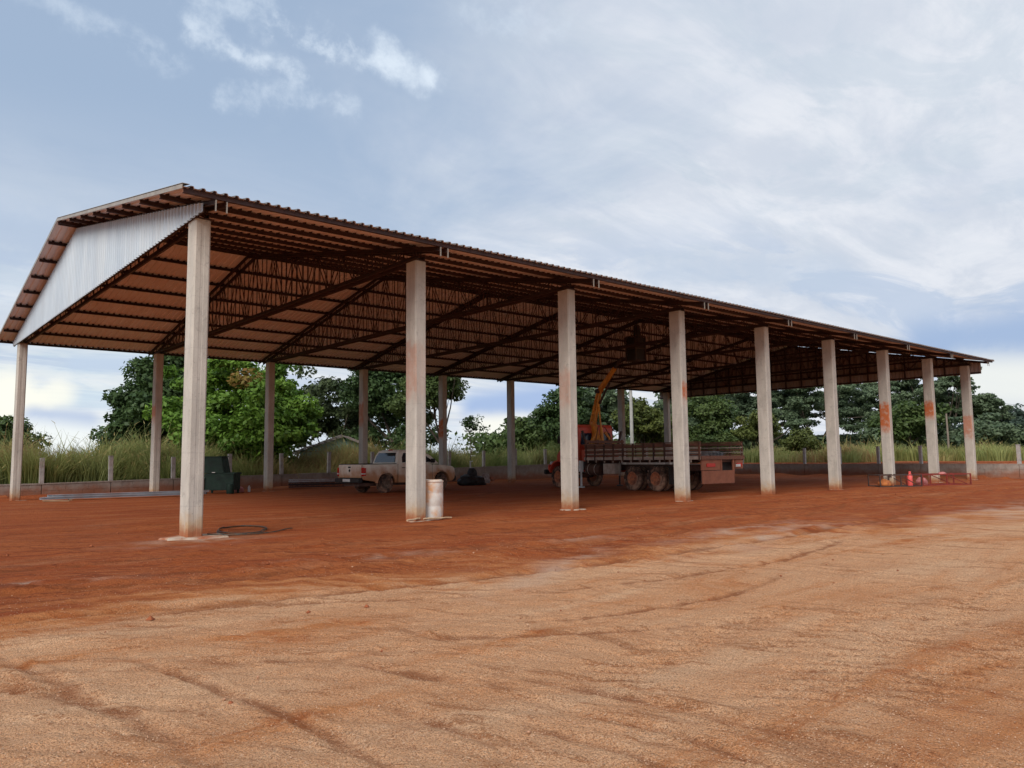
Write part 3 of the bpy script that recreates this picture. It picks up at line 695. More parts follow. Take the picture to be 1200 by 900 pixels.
# verge trims on both gable ends
for xe, dirx in ((XA, -1), (XB, 1)):
    for half in (0, 1):
        y0, y1 = (-YE, W/2) if half == 0 else (W/2, W+YE)
        mb = MB()
        mb.bar((xe+dirx*.012, y0, zr(y0)-.005), (xe+dirx*.012, y1, zr(y1)-.005), .012, .075)
        mb.bar((xe-dirx*.05, y0, zr(y0)+.055), (xe-dirx*.05, y1, zr(y1)+.055), .13, .008)
        mb.build('verge_trim', 'trim_metal', shed)
# gable cladding, one object per sheet
def gable(xc, zbot, mat, outward):
    y0, y1 = -.72, W+.72; n_s = 21; w_ = (y1-y0)/n_s
    for k in range(n_s):
        ya = y0+k*w_; pr = rib_profile(w_, 5, .036); vs = []; fs = []; n_ = len(pr)
        for lay in (0, 1):
            for u, hgt in pr:
                yy = ya+u; xx = xc+outward*(hgt-lay*.006+(k % 2)*.002)
                zt = zr(yy)-.16; zb_ = min(zbot, zt-.08)
                vs += [(xx, yy, zb_+random.uniform(-.0,.0)), (xx, yy, zt)]
        for lay in (0, 1):
            for j in range(n_-1):
                a0 = lay*2*n_+2*j; fs.append((a0, a0+2, a0+3, a0+1))
        for j in range(n_-1): fs.append((2*j, 2*j+2, 2*j+2+2*n_, 2*j+2*n_))
        mb = MB(); mb.add(vs, fs); mb.build('gable_sheet', mat, shed)
gable(-.19, 5.99, 'galvanised_white', -1)
gable(8*B+.19, 5.55, 'galvanised_shaded', 1)
for xg, zbot in ((-.165, 6.02), (8*B+.165, 5.60)):
    mb = MB(); mb.box(xg-.012, xg+.012, -.7, W+.7, zbot-.03, zbot+.05); mb.build('girt', 'primer_steel', shed)
for zg in (6.5, 7.2, 7.75):
    hw = (ZR-zg-.3)/SL; hw = min(hw, W/2+.6)
    for xg in (-.163, 8*B+.163):
        mb = MB(); mb.box(xg-.01, xg+.01, W/2-hw, W/2+hw, zg-.04, zg+.04); mb.build('girt', 'primer_steel', shed)
for j in range(1, 19):
    yy = W*j/19; mb = MB(); mb.box(8*B+.10, 8*B+.148, yy-.035, yy+.035, 5.55, ztop(yy)-.02); mb.build('gable_stud', 'primer_steel', shed)

# ------------------------------------------------------------------ boundary walls
def wall(label, p0, p1, h_, n_p, posts, base_at, courses):
    p0 = Vector(p0); p1 = Vector(p1); L = (p1-p0).length; ang = math.atan2((p1-p0).y, (p1-p0).x)
    root = empty('boundary_wall', (p0.x, p0.y, 0), ang, label, 'wall'); seg = L/n_p
    for k in range(n_p):
        xa, xb = k*seg+.012, (k+1)*seg-.012
        zt = [h_(k*seg), h_((k+1)*seg)]; mb = MB(); nc = courses
        for c in range(nc):   # block courses, joints recessed
            f0, f1 = c/nc, (c+1)/nc; g_ = .012
            pr = random.uniform(-.006,.006); sh = .2 if c % 2 else 0
            nb = max(1, int(seg/.42)); bw = (xb-xa)/nb
            for q in range(nb):
                jx = random.uniform(-.005,.005)+pr
                u0_ = xa+q*bw+(bw*.5 if (c % 2 and q) else 0); u1_ = xa+(q+1)*bw+(bw*.5 if (c % 2 and q < nb-1) else 0)
                za, zb_ = -.25+(zt[0]+.25-.05)*f0, -.25+(zt[0]+.25-.05)*f1
                za2, zb2 = -.25+(zt[1]+.25-.05)*f0, -.25+(zt[1]+.25-.05)*f1
                t0_ = (u0_-xa)/(xb-xa); t1_ = (u1_-xa)/(xb-xa); lp = lambda a, b, t: a+(b-a)*t
                vs = []
                for yy in (-.07+jx, .07-jx):
                    vs += [(u0_+.004, yy, lp(za,za2,t0_)+g_/2), (u1_-.004, yy, lp(za,za2,t1_)+g_/2), (u1_-.004, yy, lp(zb_,zb2,t1_)-g_/2), (u0_+.004, yy, lp(zb_,zb2,t0_)-g_/2)]
                mb.add(vs, [(0,1,2,3),(7,6,5,4),(0,4,5,1),(1,5,6,2),(2,6,7,3),(3,7,4,0)])
        mb.add([(xa,-.055,-.3),(xb,-.055,-.3),(xb,-.055,zt[1]-.06),(xa,-.055,zt[0]-.06),(xa,.055,-.3),(xb,.055,-.3),(xb,.055,zt[1]-.06),(xa,.055,zt[0]-.06)],
               [(0,1,2,3),(7,6,5,4),(0,4,5,1),(1,5,6,2),(2,6,7,3),(3,7,4,0)])
        mb.build('wall_panel', 'wall_concrete', root)
        mb = MB(); mb.add([(k*seg+.004,-.09,zt[0]-.05),((k+1)*seg-.004,-.09,zt[1]-.05),((k+1)*seg-.004,-.09,zt[1]),(k*seg+.004,-.09,zt[0]),(k*seg+.004,.09,zt[0]-.05),((k+1)*seg-.004,.09,zt[1]-.05),((k+1)*seg-.004,.09,zt[1]),(k*seg+.004,.09,zt[0])],
               [(0,1,2,3),(7,6,5,4),(0,4,5,1),(1,5,6,2),(2,6,7,3),(3,7,4,0)])
        mb.build('coping', 'wall_concrete', root)
    for k in range(n_p+1):
        if k in posts: continue
        z0 = h_(k*seg); ht = 1.03+random.uniform(-.05,.05)
        mb = MB(); mb.box(-.085,.085,-.075,.075,0,ht); mb.box(-.1,.1,-.09,.09,ht+.001,ht+.035) if random.random() < .3 else None
        mb.build('post', 'post_concrete', root, bevel=.012, loc=(k*seg, 0, z0-.01), rot=(random.uniform(-.02,.02), random.uniform(-.02,.02), 0))
    return root
# back wall: rises to the right
x0w = 1.03-2.55*4
wall('low rough block wall with short concrete posts behind the left columns, tall grass above it', (x0w, 22.0), (x0w+2.6*21, 22.0), lambda s_: .58+.0135*max(0, s_-10), 21, (), None, 3)
yA = 22.0
def rw(y_): return (RWX(y_), y_)
wall('grey block wall with spaced concrete posts closing the right end beyond the far columns', rw(-17.1), rw(21.9), lambda s_: .80, 15, (), None, 4)

# ------------------------------------------------------------------ vegetation
def leaf_quads(C, A, B2, tone):
    """diamond leaves: centres C, half-axes A and B2"""
    N = len(C); V = np.stack([C-A, C-B2, C+A, C+B2], 1).reshape(-1,3)
    F = (np.arange(4)[None]+4*np.arange(N)[:,None]); return V, F, np.repeat(tone, 4, 0)
def rdir(N):
    v = rng.normal(size=(N,3)); return v/np.linalg.norm(v, axis=1)[:,None]
def tree(name, label, cat, x_, y_, H, crown_r, crown_z0, nclump, nleaf, leaf, mat, trunk_r=.25, flat=.6, group=None, clump_r=.9, shape='round', lean=(0,0), extra=.0, z0=None, trunk=True, lobes=5, seed=None, base=None):
    rg = np.random.default_rng(seed if seed is not None else int(abs(x_*31+y_*17))+1)
    gz0 = gz(x_, y_) if z0 is None else z0
    root = empty(name, (x_, y_, gz0), 0, label, cat, group)
    rx, ry = crown_r if isinstance(crown_r, tuple) else (crown_r, crown_r)
    rz = (H-crown_z0)/2; cz = crown_z0+rz
    # uneven lobes inside an overall crown
    lob = []
    for q in range(lobes):
        a = 6.283*q/lobes+rg.uniform(-.5,.5); rad = rg.uniform(.35,.62)
        if shape == 'umbrella': zz_ = rg.uniform(-.25,.45)
        else: zz_ = rg.uniform(-.55,.45)
        lob.append((rad*math.cos(a), rad*math.sin(a), zz_, rg.uniform(.38,.58)))
    lob.append((0, 0, .35, .62))
    cl = []
    while len(cl) < nclump:
        lx, ly, lz, lr = lob[rg.integers(len(lob))]
        v = rg.normal(size=3); v /= np.linalg.norm(v); v = v*lr*(rg.random()**.35)
        p = np.array([lx+v[0], ly+v[1], lz+v[2]*.9])
        if shape == 'umbrella' and p[2] < -.75: continue
        if p[0]**2+p[1]**2+p[2]**2 > 1.12: continue
        cl.append((p[0]*rx+lean[0], p[1]*ry+lean[1], cz+p[2]*rz))
    cl = np.array(cl)
    # leaves
    per = max(4, nleaf//nclump); N = per*nclump
    ci = np.repeat(np.arange(nclump), per); csz = (clump_r*(.55+.75*rg.random(nclump)))[ci]
    d = rg.normal(size=(N,3)); d /= np.linalg.norm(d, axis=1)[:,None]; rad = csz*rg.random(N)**.45
    off = d*rad[:,None]*np.array([1,1,flat])
    C = cl[ci]+off
    nrm = d*.6+rg.normal(size=(N,3))*.55+np.array([0,0,.65]); nrm /= np.linalg.norm(nrm, axis=1)[:,None]
    t = np.cross(nrm, rg.normal(size=(N,3))); t /= np.linalg.norm(t, axis=1)[:,None]; bb = np.cross(nrm, t)
    ls = (leaf*(.6+.8*rg.random(N)))[:,None]
    ctone = rg.random(nclump)[ci]; tn = np.clip(.25+.45*ctone+.35*(rg.random(N)-.5), 0, 1)
    ex = (rg.random(nclump)[ci] < extra)*(.5+.5*rg.random(N))
    V, F, T = leaf_quads(C, t*ls, bb*ls*.55, np.stack([tn, ex, tn], 1))
    link_mesh('crown', np_mesh('crown', V, F, 4, T), mat, root)
    if trunk:
        mb = MB(); fork = max(.5, crown_z0*.75 if crown_z0 > .8 else H*.25)
        px_, py_ = lean[0]*.3, lean[1]*.3
        k = 5; mb.tube([(0,0,-.2),(px_*.3, py_*.3, fork*.35),(px_*.7+rg.uniform(-.1,.1), py_*.7, fork*.75),(px_, py_, fork)], trunk_r, 8, True, [trunk_r*1.35, trunk_r, trunk_r*.85, trunk_r*.75])
        nl = min(nclump, 7 if H > 5 else 5); idx = rg.permutation(nclump)[:nl]
        for q in idx:
            e = cl[q]; mid = np.array([px_, py_, fork])*.45+e*.55; mid[2] -= .12*(e[2]-fork); mid[:2] *= 1.05
            mid += rg.normal(size=3)*.12*rx/3
            mb.tube([(px_, py_, fork-.15), tuple(mid), tuple(e)], trunk_r, 6, False, [trunk_r*.5, trunk_r*.26, trunk_r*.08])
            for s2 in range(2):
                e2 = cl[rg.integers(nclump)]
                if np.linalg.norm(e2-e) < rx*.9: mb.tube([tuple(mid), tuple((mid+e2)/2+rg.normal(size=3)*.1), tuple(e2)], trunk_r, 5, False, [trunk_r*.25, trunk_r*.16, trunk_r*.05])
        mb.build('trunk', 'bark', root, smooth=True)
    return root
# left side
tree('bush', 'round olive bush at the far left beyond the first back column', 'bush', 2.6, 44.6, 4.7, (2.7,2.7), .2, 60, 7000, .16, 'leaf_bush', .12, .7, clump_r=.95)
tree('dark_tree', 'big dark broad-leaved tree left of the bright mango tree', 'tree', 10.7, 38.5, 9.3, (3.5,4.0), -.4, 190, 42000, .165, 'leaf_dark', .45, .6, clump_r=1.15, lobes=9)
tree('mango_tree', 'dense bright green mango tree with reddish new leaves behind the green machine', 'tree', 11.7, 26.9, 8.0, (4.3,4.0), -.3, 230, 56000, .135, 'leaf_mango', .35, .62, clump_r=.8, extra=.03, lobes=10)
tree('sparse_tree', 'tall thin-leaved dark tree with sky gaps rising over the green hut', 'tree', 25.0, 41.5, 10.6, (5.2,5), 1.2, 105, 17000, .17, 'leaf_sparse', .3, .6, clump_r=1.0, lobes=7)
tree('dark_tree', 'dark leafy tree behind the pickup and the wooden pole', 'tree', 24.6, 32.3, 9.4, (3.7,3.7), -.6, 150, 28000, .145, 'leaf_dark', .3, .62, clump_r=1.0)
tree('leaning_tree', 'tree with a bare leaning trunk beside the fifth back column', 'tree', 24.4, 25.6, 8.0, (2.9,2.9), 2.7, 85, 15000, .12, 'leaf_bush', .17, .62, clump_r=.72, lean=(-.8,.6), lobes=6)
tree('young_tree', 'small thin young tree standing alone in the tall grass', 'tree', 24.9, 23.6, 4.3, (1.05,1.05), 2.0, 14, 700, .085, 'leaf_dark', .035, .7, clump_r=.4, lobes=3)
tree('bush', 'rounded olive bush in the gap left of the red truck', 'bush', 42.4, 37.0, 4.9, (2.9,2.9), .3, 60, 8000, .18, 'leaf_bush', .15, .7, clump_r=.9)
tree('broadleaf_tree', 'dark green tree behind the hood of the red truck', 'tree', 35.3, 24.6, 6.9, (3.3,3.3), -.2, 120, 22000, .145, 'leaf_dark', .25, .6, clump_r=.85)
tree('broadleaf_tree', 'tall green tree behind the crane boom', 'tree', 50.5, 36.5, 8.8, (5.0,5), .8, 100, 16000, .21, 'leaf_rain', .3, .55, clump_r=1.15)
tree('broadleaf_tree', 'dark tree right of the thin pale pole', 'tree', 58.8, 33.5, 8.8, (5.5,5), .8, 100, 15000, .22, 'leaf_rain', .3, .5, clump_r=1.2)
tree('bush', 'bright olive bush behind the truck bed', 'bush', 44.0, 25.2, 5.3, (3.2,2.6), .4, 70, 12000, .14, 'leaf_olive', .12, .62, clump_r=.8, z0=.9)
tree('olive_tree', 'round olive-green tree behind the rear of the truck bed', 'tree', 48.6, 22.5, 6.3, (3.1,3.0), -.1, 120, 20000, .15, 'leaf_bush', .2, .65, clump_r=.85)
tree('broadleaf_tree', 'dark tree filling the gap above the truck rear', 'tree', 66, 36, 9.5, (4.6,4.5), 1.5, 75, 12000, .21, 'leaf_dark', .3, .5, clump_r=1.3)
# row of spreading rain trees on the right
RT = [(78,42,11.2,7.5,'spreading rain tree at the left end of the far row'),(80.5,36.5,11.8,7,'spreading rain tree behind the fifth column'),(88.5,33.5,12.4,7.5,'spreading rain tree between the fifth and sixth columns'),
      (96.5,29,12.8,7.5,'spreading rain tree between the sixth and seventh columns'),(102.5,24.6,13.0,6.6,'tallest spreading rain tree between the two orange-stained columns'),(106,20.8,8.8,4.0,'spreading rain tree right of the last column')]
for x_, y_, H_, r_, lb in RT:
    tree('rain_tree', lb, 'tree', x_, y_, H_, (r_,r_), 2.6, 125, 24000, .19, 'leaf_rain', .30, .40, 'row of spreading rain trees', 1.0, 'round', lobes=10)
tree('bush', 'lower dark bush under the rain trees right of the last column', 'bush', 108, 15.5, 5.6, (4,4), .2, 80, 8000, .30, 'leaf_far', .2, .5, clump_r=1.4)
tree('bush', 'rounded dark bush under the rain tree behind the sixth column', 'bush', 84, 22, 5.0, (5,4), .2, 70, 7000, .28, 'leaf_rain', .2, .5, clump_r=1.2)
tree('bush', 'yellow-green bush just behind the fifth column', 'bush', 51.2, 19.3, 4.3, (2.3,2.2), 1.2, 55, 8000, .13, 'leaf_olive', .1, .6, clump_r=.7)
tree('bush', 'bright green low bush right of the fifth column', 'bush', 50.6, 15.2, 2.6, (1.7,1.6), .3, 45, 6500, .11, 'leaf_olive', .08, .7, clump_r=.6)
tree('bush', 'large mid-green bush behind the seventh column', 'bush', 74, 16.6, 6.2, (4.6,4), .3, 90, 12000, .2, 'leaf_bush', .18, .5, clump_r=1.05)
tree('bush', 'dark layered bush between the last two columns', 'bush', 80, 13.0, 4.8, (4.2,4), .2, 70, 8000, .22, 'leaf_rain', .18, .4, clump_r=1.0)
tree('bush', 'small dark bush right behind the last column', 'bush', 70, 8.3, 3.3, (3.2,2.6), .2, 55, 6000, .17, 'leaf_rain', .12, .6, clump_r=.8)
tree('broadleaf_tree', 'hazy blue-green tree cut by the right edge of the picture', 'tree', 124, 18.5, 7.2, (6.0,6), .3, 90, 9000, .34, 'leaf_far', .3, .6, clump_r=1.5)
tree('broadleaf_tree', 'low hazy blue-green tree in the dip near the right edge', 'tree', 138, 26, 6.0, (8,7), .3, 90, 9000, .38, 'leaf_far', .3, .6, clump_r=1.7)
# far tree lines, one mass
def treeline(name, label, pts, h_, mat, N, leaf):
    P = np.array(pts, float); seg = rng.integers(0, len(P)-1, N); t = rng.random(N)[:,None]
    c = P[seg]*(1-t)+P[seg+1]*t; s_ = c[:,0]*.13+c[:,1]*.17
    hh_ = h_*(.72+.55*vnoise(s_, s_*0+3.3, 90)+.25*vnoise(s_*3.7, s_*0+1.1, 91)-.2)
    z = rng.random(N)**.8*hh_; C = np.stack([c[:,0]+rng.normal(0,2,N), c[:,1]+rng.normal(0,2,N), z+.3], 1)
    nrm = rng.normal(size=(N,3))+np.array([0,0,.6]); nrm /= np.linalg.norm(nrm,axis=1)[:,None]
    a = np.cross(nrm, rng.normal(size=(N,3))); a /= np.linalg.norm(a,axis=1)[:,None]; b2 = np.cross(nrm, a)
    ls = (leaf*(.6+.8*rng.random(N)))[:,None]; cl_ = vnoise(C[:,0]*.6, C[:,1]*.6+C[:,2]*.9, 93); tn = np.clip(cl_*.8+.3*(rng.random(N)-.3), 0, 1)
    V, F, T = leaf_quads(C, a*ls, b2*ls*.6, np.stack([tn, tn*0, tn], 1))
    o = link_mesh(name, np_mesh(name, V, F, 4, T), mat); meta(o, label, 'trees', kind='stuff')
treeline('far_tree_line', 'low green tree line on the horizon behind the left grass and red truck', [(71,80),(76,66),(84,56),(92,50)], 4.4, 'leaf_bush', 15000, .40)
treeline('far_wood', 'dark mass of shrubs filling in under the rain trees', [(70,48),(84,38),(96,32),(106,24),(114,17)], 3.6, 'leaf_rain', 26000, .28)
treeline('distant_wood', 'distant hazy wood along the right horizon', [(114,25),(150,14),(190,-5),(230,-60)], 6.0, 'leaf_far', 22000, .55)

def grass_strip(name, label, mat, N, xr, yr, hrange, seed, zf=ground_h, plume=.1, mask=None, width=.018):
    rg = np.random.default_rng(seed); x_ = rg.uniform(*xr, N); y_ = rg.uniform(*yr, N)
    dn_ = vnoise(x_*.9, y_*.9, seed)*.6+vnoise(x_*.35, y_*.35, seed+3)*.7
    k = rg.random(N) < np.clip(dn_*1.35, .12, 1)
    if mask is not None: k &= mask(x_, y_)
    x_, y_, dn_ = x_[k], y_[k], dn_[k]; N = len(x_)
    hh_ = (hrange[0]+(hrange[1]-hrange[0])*np.clip(vnoise(x_*.5, y_*.5, seed+7)*.8+.5*rg.random(N)*dn_, 0, 1.25))
    hh_ = hh_*(.62+.75*vnoise(x_*1.7, y_*1.7, seed+31)); hh_ = hh_*(1-.35*np.exp(-((x_-14.8)/2.6)**2)*(y_ < 30)); ex = rg.random(N) < .06; hh_[ex] *= 1.4
    z_ = zf(x_, y_); a = rg.random(N)*6.283; wd = width*(.6+.8*rg.random(N)); ben = (.15+.6*rg.random(N)**1.3)*hh_; ba = rg.random(N)*2.2+9*vnoise(x_*.7, y_*.7, seed+21)
    c, s = np.cos(a)*wd, np.sin(a)*wd; bx, by = np.cos(ba)*ben, np.sin(ba)*ben
    P0 = np.stack([x_, y_, z_-.05], 1); S = np.stack([c, s, c*0], 1)
    M = P0+np.stack([bx*.28, by*.28, hh_*.58], 1); T_ = P0+np.stack([bx, by, hh_*(1-.25*(ben/hh_))], 1)
    V = np.stack([P0-S, P0+S, M+S*.8, M-S*.8, T_+S*.15, T_-S*.15], 1).reshape(-1,3)
    b0 = 6*np.arange(N)[:,None]; F = np.concatenate([b0+np.array([0,1,2,3]), b0+np.array([3,2,4,5])], 0)
    tn = np.clip(.15+.5*vnoise(x_*1.1, y_*1.1, seed+9)+.5*(rg.random(N)-.3), 0, 1); red = np.clip((vnoise(x_*.33, y_*.5, seed+11)-.48)*3.2, 0, .9)*rg.random(N)
    T3 = np.stack([tn, red, tn], 1)
    V2 = [V]; F2 = [F]; Tn = [np.repeat(T3, 6, 0)]; k0 = len(V)
    pm = np.where(rg.random(N) < plume)[0]   # seed heads
    q = T_[pm]; n_ = len(pm); up = np.stack([bx[pm]*.3, by[pm]*.3, .16+.0*bx[pm]], 1); sd2 = np.stack([np.cos(a[pm])*.022, np.sin(a[pm])*.022, a[pm]*0], 1)
    VP = np.stack([q-up*.4, q+sd2, q+up*.8, q-sd2], 1).reshape(-1,3); FP = k0+4*np.arange(n_)[:,None]+np.arange(4)
    V2.append(VP); F2.append(FP); Tn.append(np.repeat(np.stack([np.full(n_,.9), np.full(n_,.45), np.full(n_,.9)], 1), 4, 0))
    o = link_mesh(name, np_mesh(name, np.concatenate(V2), np.concatenate(F2), 4, np.concatenate(Tn)), mat)
    return meta(o, label, 'grass', kind='stuff')
grass_strip('tall_grass', 'tall dry yellow-green grass standing behind the low back wall on the left', 'grass_dry', 52000, (-9, 20), (22.35, 27.5), (.75, 2.0), 5)
grass_strip('weeds', 'greener tall weeds behind the back wall left of the red truck', 'grass_green', 30000, (18, 44), (22.35, 29), (.7, 1.9), 9)
grass_strip('tall_grass', 'patchy dry grass on the red bank beyond the right end wall', 'grass_dry', 30000, (45, 62), (2, 22), (.35, 1.35), 13, mask=lambda a, b: (a-RWX(b) > 2.2) & ~((b < 9) & (a-RWX(b) < 9)), width=.025)
grass_strip('meadow', 'low yellow-green grass in the far field at the right edge', 'grass_green', 22000, (58, 105), (-14, 16), (.25, .8), 17, width=.05)
grass_strip('far_grass', 'far grass between the left bush and the dark tree', 'grass_dry', 16000, (-14, 30), (27.5, 40), (.5, 1.7), 19, width=.03)

# ------------------------------------------------------------------ poles, hut, far posts
def pole(x_, y_, z0, z1, r_, mat, label, cat='utility pole', cross=None):
    root = empty('utility_pole', (x_, y_, z0), 0, label, cat)
    mb = MB(); mb.tube([(0,0,-.3),(.02,0,(z1-z0)*.5),(0,.01,z1-z0)], r_, 10, True, [r_*1.15, r_, r_*.8]); mb.build('shaft', mat, root, smooth=True)
    if cross:
        mb = MB(); mb.box(-.6,.6,-.05,.05,z1-z0-.45,z1-z0-.33); mb.build('crossarm', 'pole_wood', root, rot=(0,0,cross))
        for q in (-.5, 0, .5):
            mb = MB(); mb.lathe([(.0,.0),(.04,.01),(.04,.05),(.02,.07),(.03,.10),(0,.12)], 8); mb.build('insulator', 'insulator', root, loc=(q*math.cos(cross), q*math.sin(cross), z1-z0-.33))
    return root
pole(19.9, 22.9, .4, 7.4, .11, 'pole_wood', 'brown wooden pole rising behind the pickup')
pole(41.3, 24.3, .5, 9.0, .13, 'pole_concrete', 'thin pale concrete pole behind the truck, right of the crane', cross=.6)
pole(62.3, 9.0, .9, 4.6, .08, 'pole_wood', 'short thin grey pole between the last two columns beyond the wall')
wm = MB()
for dz_, dd_ in ((0,0),(.35,.5)):
    A_ = Vector((70,-12,5.6-dz_)); B_ = Vector((150,40,13-dz_)); n_ = 14
    wm.tube([A_.lerp(B_, t/n_)-Vector((0,0,2.2*4*(t/n_)*(1-t/n_)))+Vector((dd_,0,0)) for t in range(n_+1)], .018, 4, False)
o = wm.build('power_line', 'black_plastic'); meta(o, 'thin overhead wires crossing the sky at the right edge', 'wires')

hut = empty('green_hut', (18.4, 28.9, .35), R(-36), 'faded green hut with a sagging brown tiled roof behind the weeds', 'hut')
hw_, hd_, eh, ph = 2.3, 2.6, 1.65, 2.45
mb = MB(); mb.box(-hw_,hw_,-.05,.0,0,eh); mb.prism([(-hw_,eh),(hw_,eh),(.3,ph)], -.05, 0, 'y'); mb.box(-hw_,-hw_+.05,.001,hd_,0,eh); mb.box(hw_-.05,hw_,.001,hd_,0,eh); mb.box(-hw_,hw_,hd_,hd_+.05,0,eh)
mb.build('wall', 'hut_paint', hut)
for k in range(23):
    xx = -hw_+.1+k*.2; top = eh+(ph-eh)*(1-abs(xx-.3)/(2.6 if xx < .3 else 2.0))
    mb = MB(); mb.box(xx-.085, xx+.085, -.075, -.052, .02, max(eh-.05, top-.06)); mb.build('board', 'hut_paint', hut)
mb = MB(); mb.box(-hw_,hw_,-.10,-.077,eh-.09,eh-.02); mb.build('rail', 'hut_tile', hut)
for sgn, L in ((-1, 3.1), (1, 2.4)):
    for r_ in range(9):
        for c_ in range(10):
            u0_, u1_ = r_/9, (r_+1.15)/9; x0_, x1_ = .3+sgn*L*u0_, .3+sgn*L*u1_
            z0_, z1_ = ph+.12-(ph-eh+.25)*u0_, ph+.10-(ph-eh+.25)*u1_
            ya = -.45+c_*.36; sag = -.06*math.sin(c_/9*3.1)+random.uniform(-.02,.02)
            mb = MB(); mb.add([(x0_,ya,z0_+sag),(x1_,ya,z1_+sag+.03),(x1_,ya+.2,z1_+sag+.09),(x0_,ya+.2,z0_+sag+.06),(x1_,ya+.35,z1_+sag+.03),(x0_,ya+.35,z0_+sag),
                (x1_,ya,z1_+sag-.01),(x1_,ya+.35,z1_+sag-.01)], [(0,1,2,3),(3,2,4,5),(1,6,7,4,2)])
            mb.build('roof_tile', 'hut_tile', hut)
for x_, y_, z0, h_, w_, lb in ((58.5,1.6,.85,.72,.17,'short pale fence stump beyond the right wall, left of two'),(60.0,.9,.85,.75,.09,'thin pale fence stump beyond the right wall, right of two'),
                           (44.5,14.4,.8,.55,.08,'small pale stake standing behind the wall left of the fifth column')):
    mb = MB(); mb.box(-w_/2,w_/2,-w_/2,w_/2,-.2,h_); mb.box(-w_*.45,w_*.45,-w_*.45,w_*.45,h_+.001,h_+.02)
    o = mb.build('fence_stump', 'pole_concrete', bevel=.01, loc=(x_,y_,z0)); meta(o, lb, 'fence post')
mb = MB(); mb.tube([(0,0,-.1),(.01,0,.7),(0,0,1.25)], .045, 8); mb.tube([(0,0,1.2),(.12,-.1,1.24)], .03, 6)
o = mb.build('pipe_stake', 'plate_white', loc=(22.75,20.9,gz(22.75,20.9))); meta(o, 'thin white pipe standing behind the black covered heap', 'pipe')

# ------------------------------------------------------------------ pickup
def xf(v, ang): return Matrix.Rotation(ang, 4, 'Z') @ Vector(v)
pk = empty('pickup_truck', (12.24, 14.13, gz(12.24,14.13)+.0), .09, 'dusty white double-cab pickup parked under the shed, lower sides caked in red dirt', 'pickup')
HWp = .92
def arch(cx_, r_, zc, z0, n_=12):
    a0 = math.asin(max(-1, min(1, (z0-zc)/r_))); return [(cx_+r_*math.cos(t), zc+r_*math.sin(t)) for t in np.linspace(math.pi-a0, a0, n_)]
TR = .385
# cab lower body side profile with front arch
low = [(.56,.42)]
low += [(2.55,.40)]+arch(3.05,.46,.40,.40)+[(3.72,.42),(3.86,.50),(3.90,.72),(3.86,.98),(3.72,1.06),(3.2,1.12),(2.55,1.17),(2.3,1.21),(.56,1.21)]
mb = MB(); mb.prism(low, -HWp, HWp, 'y'); body = mb.build('body', 'pickup_paint', pk, smooth=True, bevel=.045, seg=3)
# bed sides with rear arch, tailgate, floor
for s in (-1, 1):
    bs = [(-1.16,.60),(-1.16,.58),(-.62,.50)]+arch(0,.47,.40,.42)+[(.50,.42),(.545,.42),(.545,1.20),(-1.14,1.20)]
    mb = MB(); mb.prism(bs, s*(HWp-.09), s*HWp, 'y'); mb.build('bed_side', 'pickup_paint', pk, smooth=True, bevel=.03, seg=2)
    mb = MB(); mb.box(-1.15,.54,min(s*.82,s*.925),max(s*.82,s*.925),1.201,1.235); mb.build('bed_rail_cap', 'black_plastic', pk, bevel=.01)
    for cx_ in (0, 3.05):    # flares
        k = []; r1, r2 = .455, .53
        A1 = arch(cx_, r1, .40, .42, 14); A2 = arch(cx_, r2, .40, .42, 14)
        mb = MB(); yy0, yy1 = s*(HWp-.02), s*(HWp+.035)
        vs = [(u,yy0,v) for u,v in A2]+[(u,yy1,v) for u,v in A1]+[(u,yy1-.0*s,v) for u,v in [( (a+c_)/2, (b_+d_)/2) for (a,b_),(c_,d_) in zip(A1,A2)]]+[(u,yy0,v) for u,v in A1]
        nA = 14; fs = []
        for q in range(nA-1): fs += [(nA+q,nA+q+1,2*nA+q+1,2*nA+q),(2*nA+q,2*nA+q+1,q+1,q),(3*nA+q,3*nA+q+1,nA+q+1,nA+q)]
        mb.add(vs, fs); mb.build('wheel_flare', 'pickup_paint', pk, smooth=True)
mb = MB(); mb.box(-1.20,-1.12,-.80,.80,.66,1.20); mb.box(-1.212,-1.199,-.70,.70,.80,1.12); mb.build('tailgate', 'pickup_paint', pk, bevel=.015)
mb = MB(); mb.box(-1.235,-1.213,-.09,.09,1.06,1.12); mb.build('tailgate_handle', 'black_plastic', pk, bevel=.008)
mb = MB(); mb.lathe([(.0,-.012),(.055,-.01),(.06,0)], 20, 'x', (-1.213,0,.955)); mb.build('badge', 'black_plastic', pk)
mb = MB(); mb.box(-1.12,.54,-.83,.83,.60,.68); mb.build('bed_floor', 'black_plastic', pk)
for s in (-1, 1):
    mb = MB(); mb.box(-1.205,-1.02,min(s*.815,s*.935),max(s*.815,s*.935),.72,1.08); tl = mb.build('tail_light', 'lamp_red', pk, bevel=.02)
    mb = MB(); mb.box(-1.212,-1.06,min(s*.825,s*.94),max(s*.825,s*.94),.80,.845); mb.build('reverse_lens', 'plate_white', tl, bevel=.004)
mb = MB(); mb.box(-1.36,-1.165,-.90,.90,.46,.64); mb.build('rear_bumper', 'black_plastic', pk, bevel=.03)
mb = MB(); mb.box(-1.375,-1.361,-.26,.26,.50,.61); mb.build('number_plate', 'plate_white', pk)
mb = MB(); mb.box(3.78,3.98,-.90,.90,.40,.66); mb.build('front_bumper', 'black_plastic', pk, bevel=.04)
mb = MB(); mb.box(-1.1,3.6,-.55,.55,.30,.44); mb.box(-.09,.09,-.75,.75,.3,.45); mb.build('chassis', 'truck_chassis', pk)
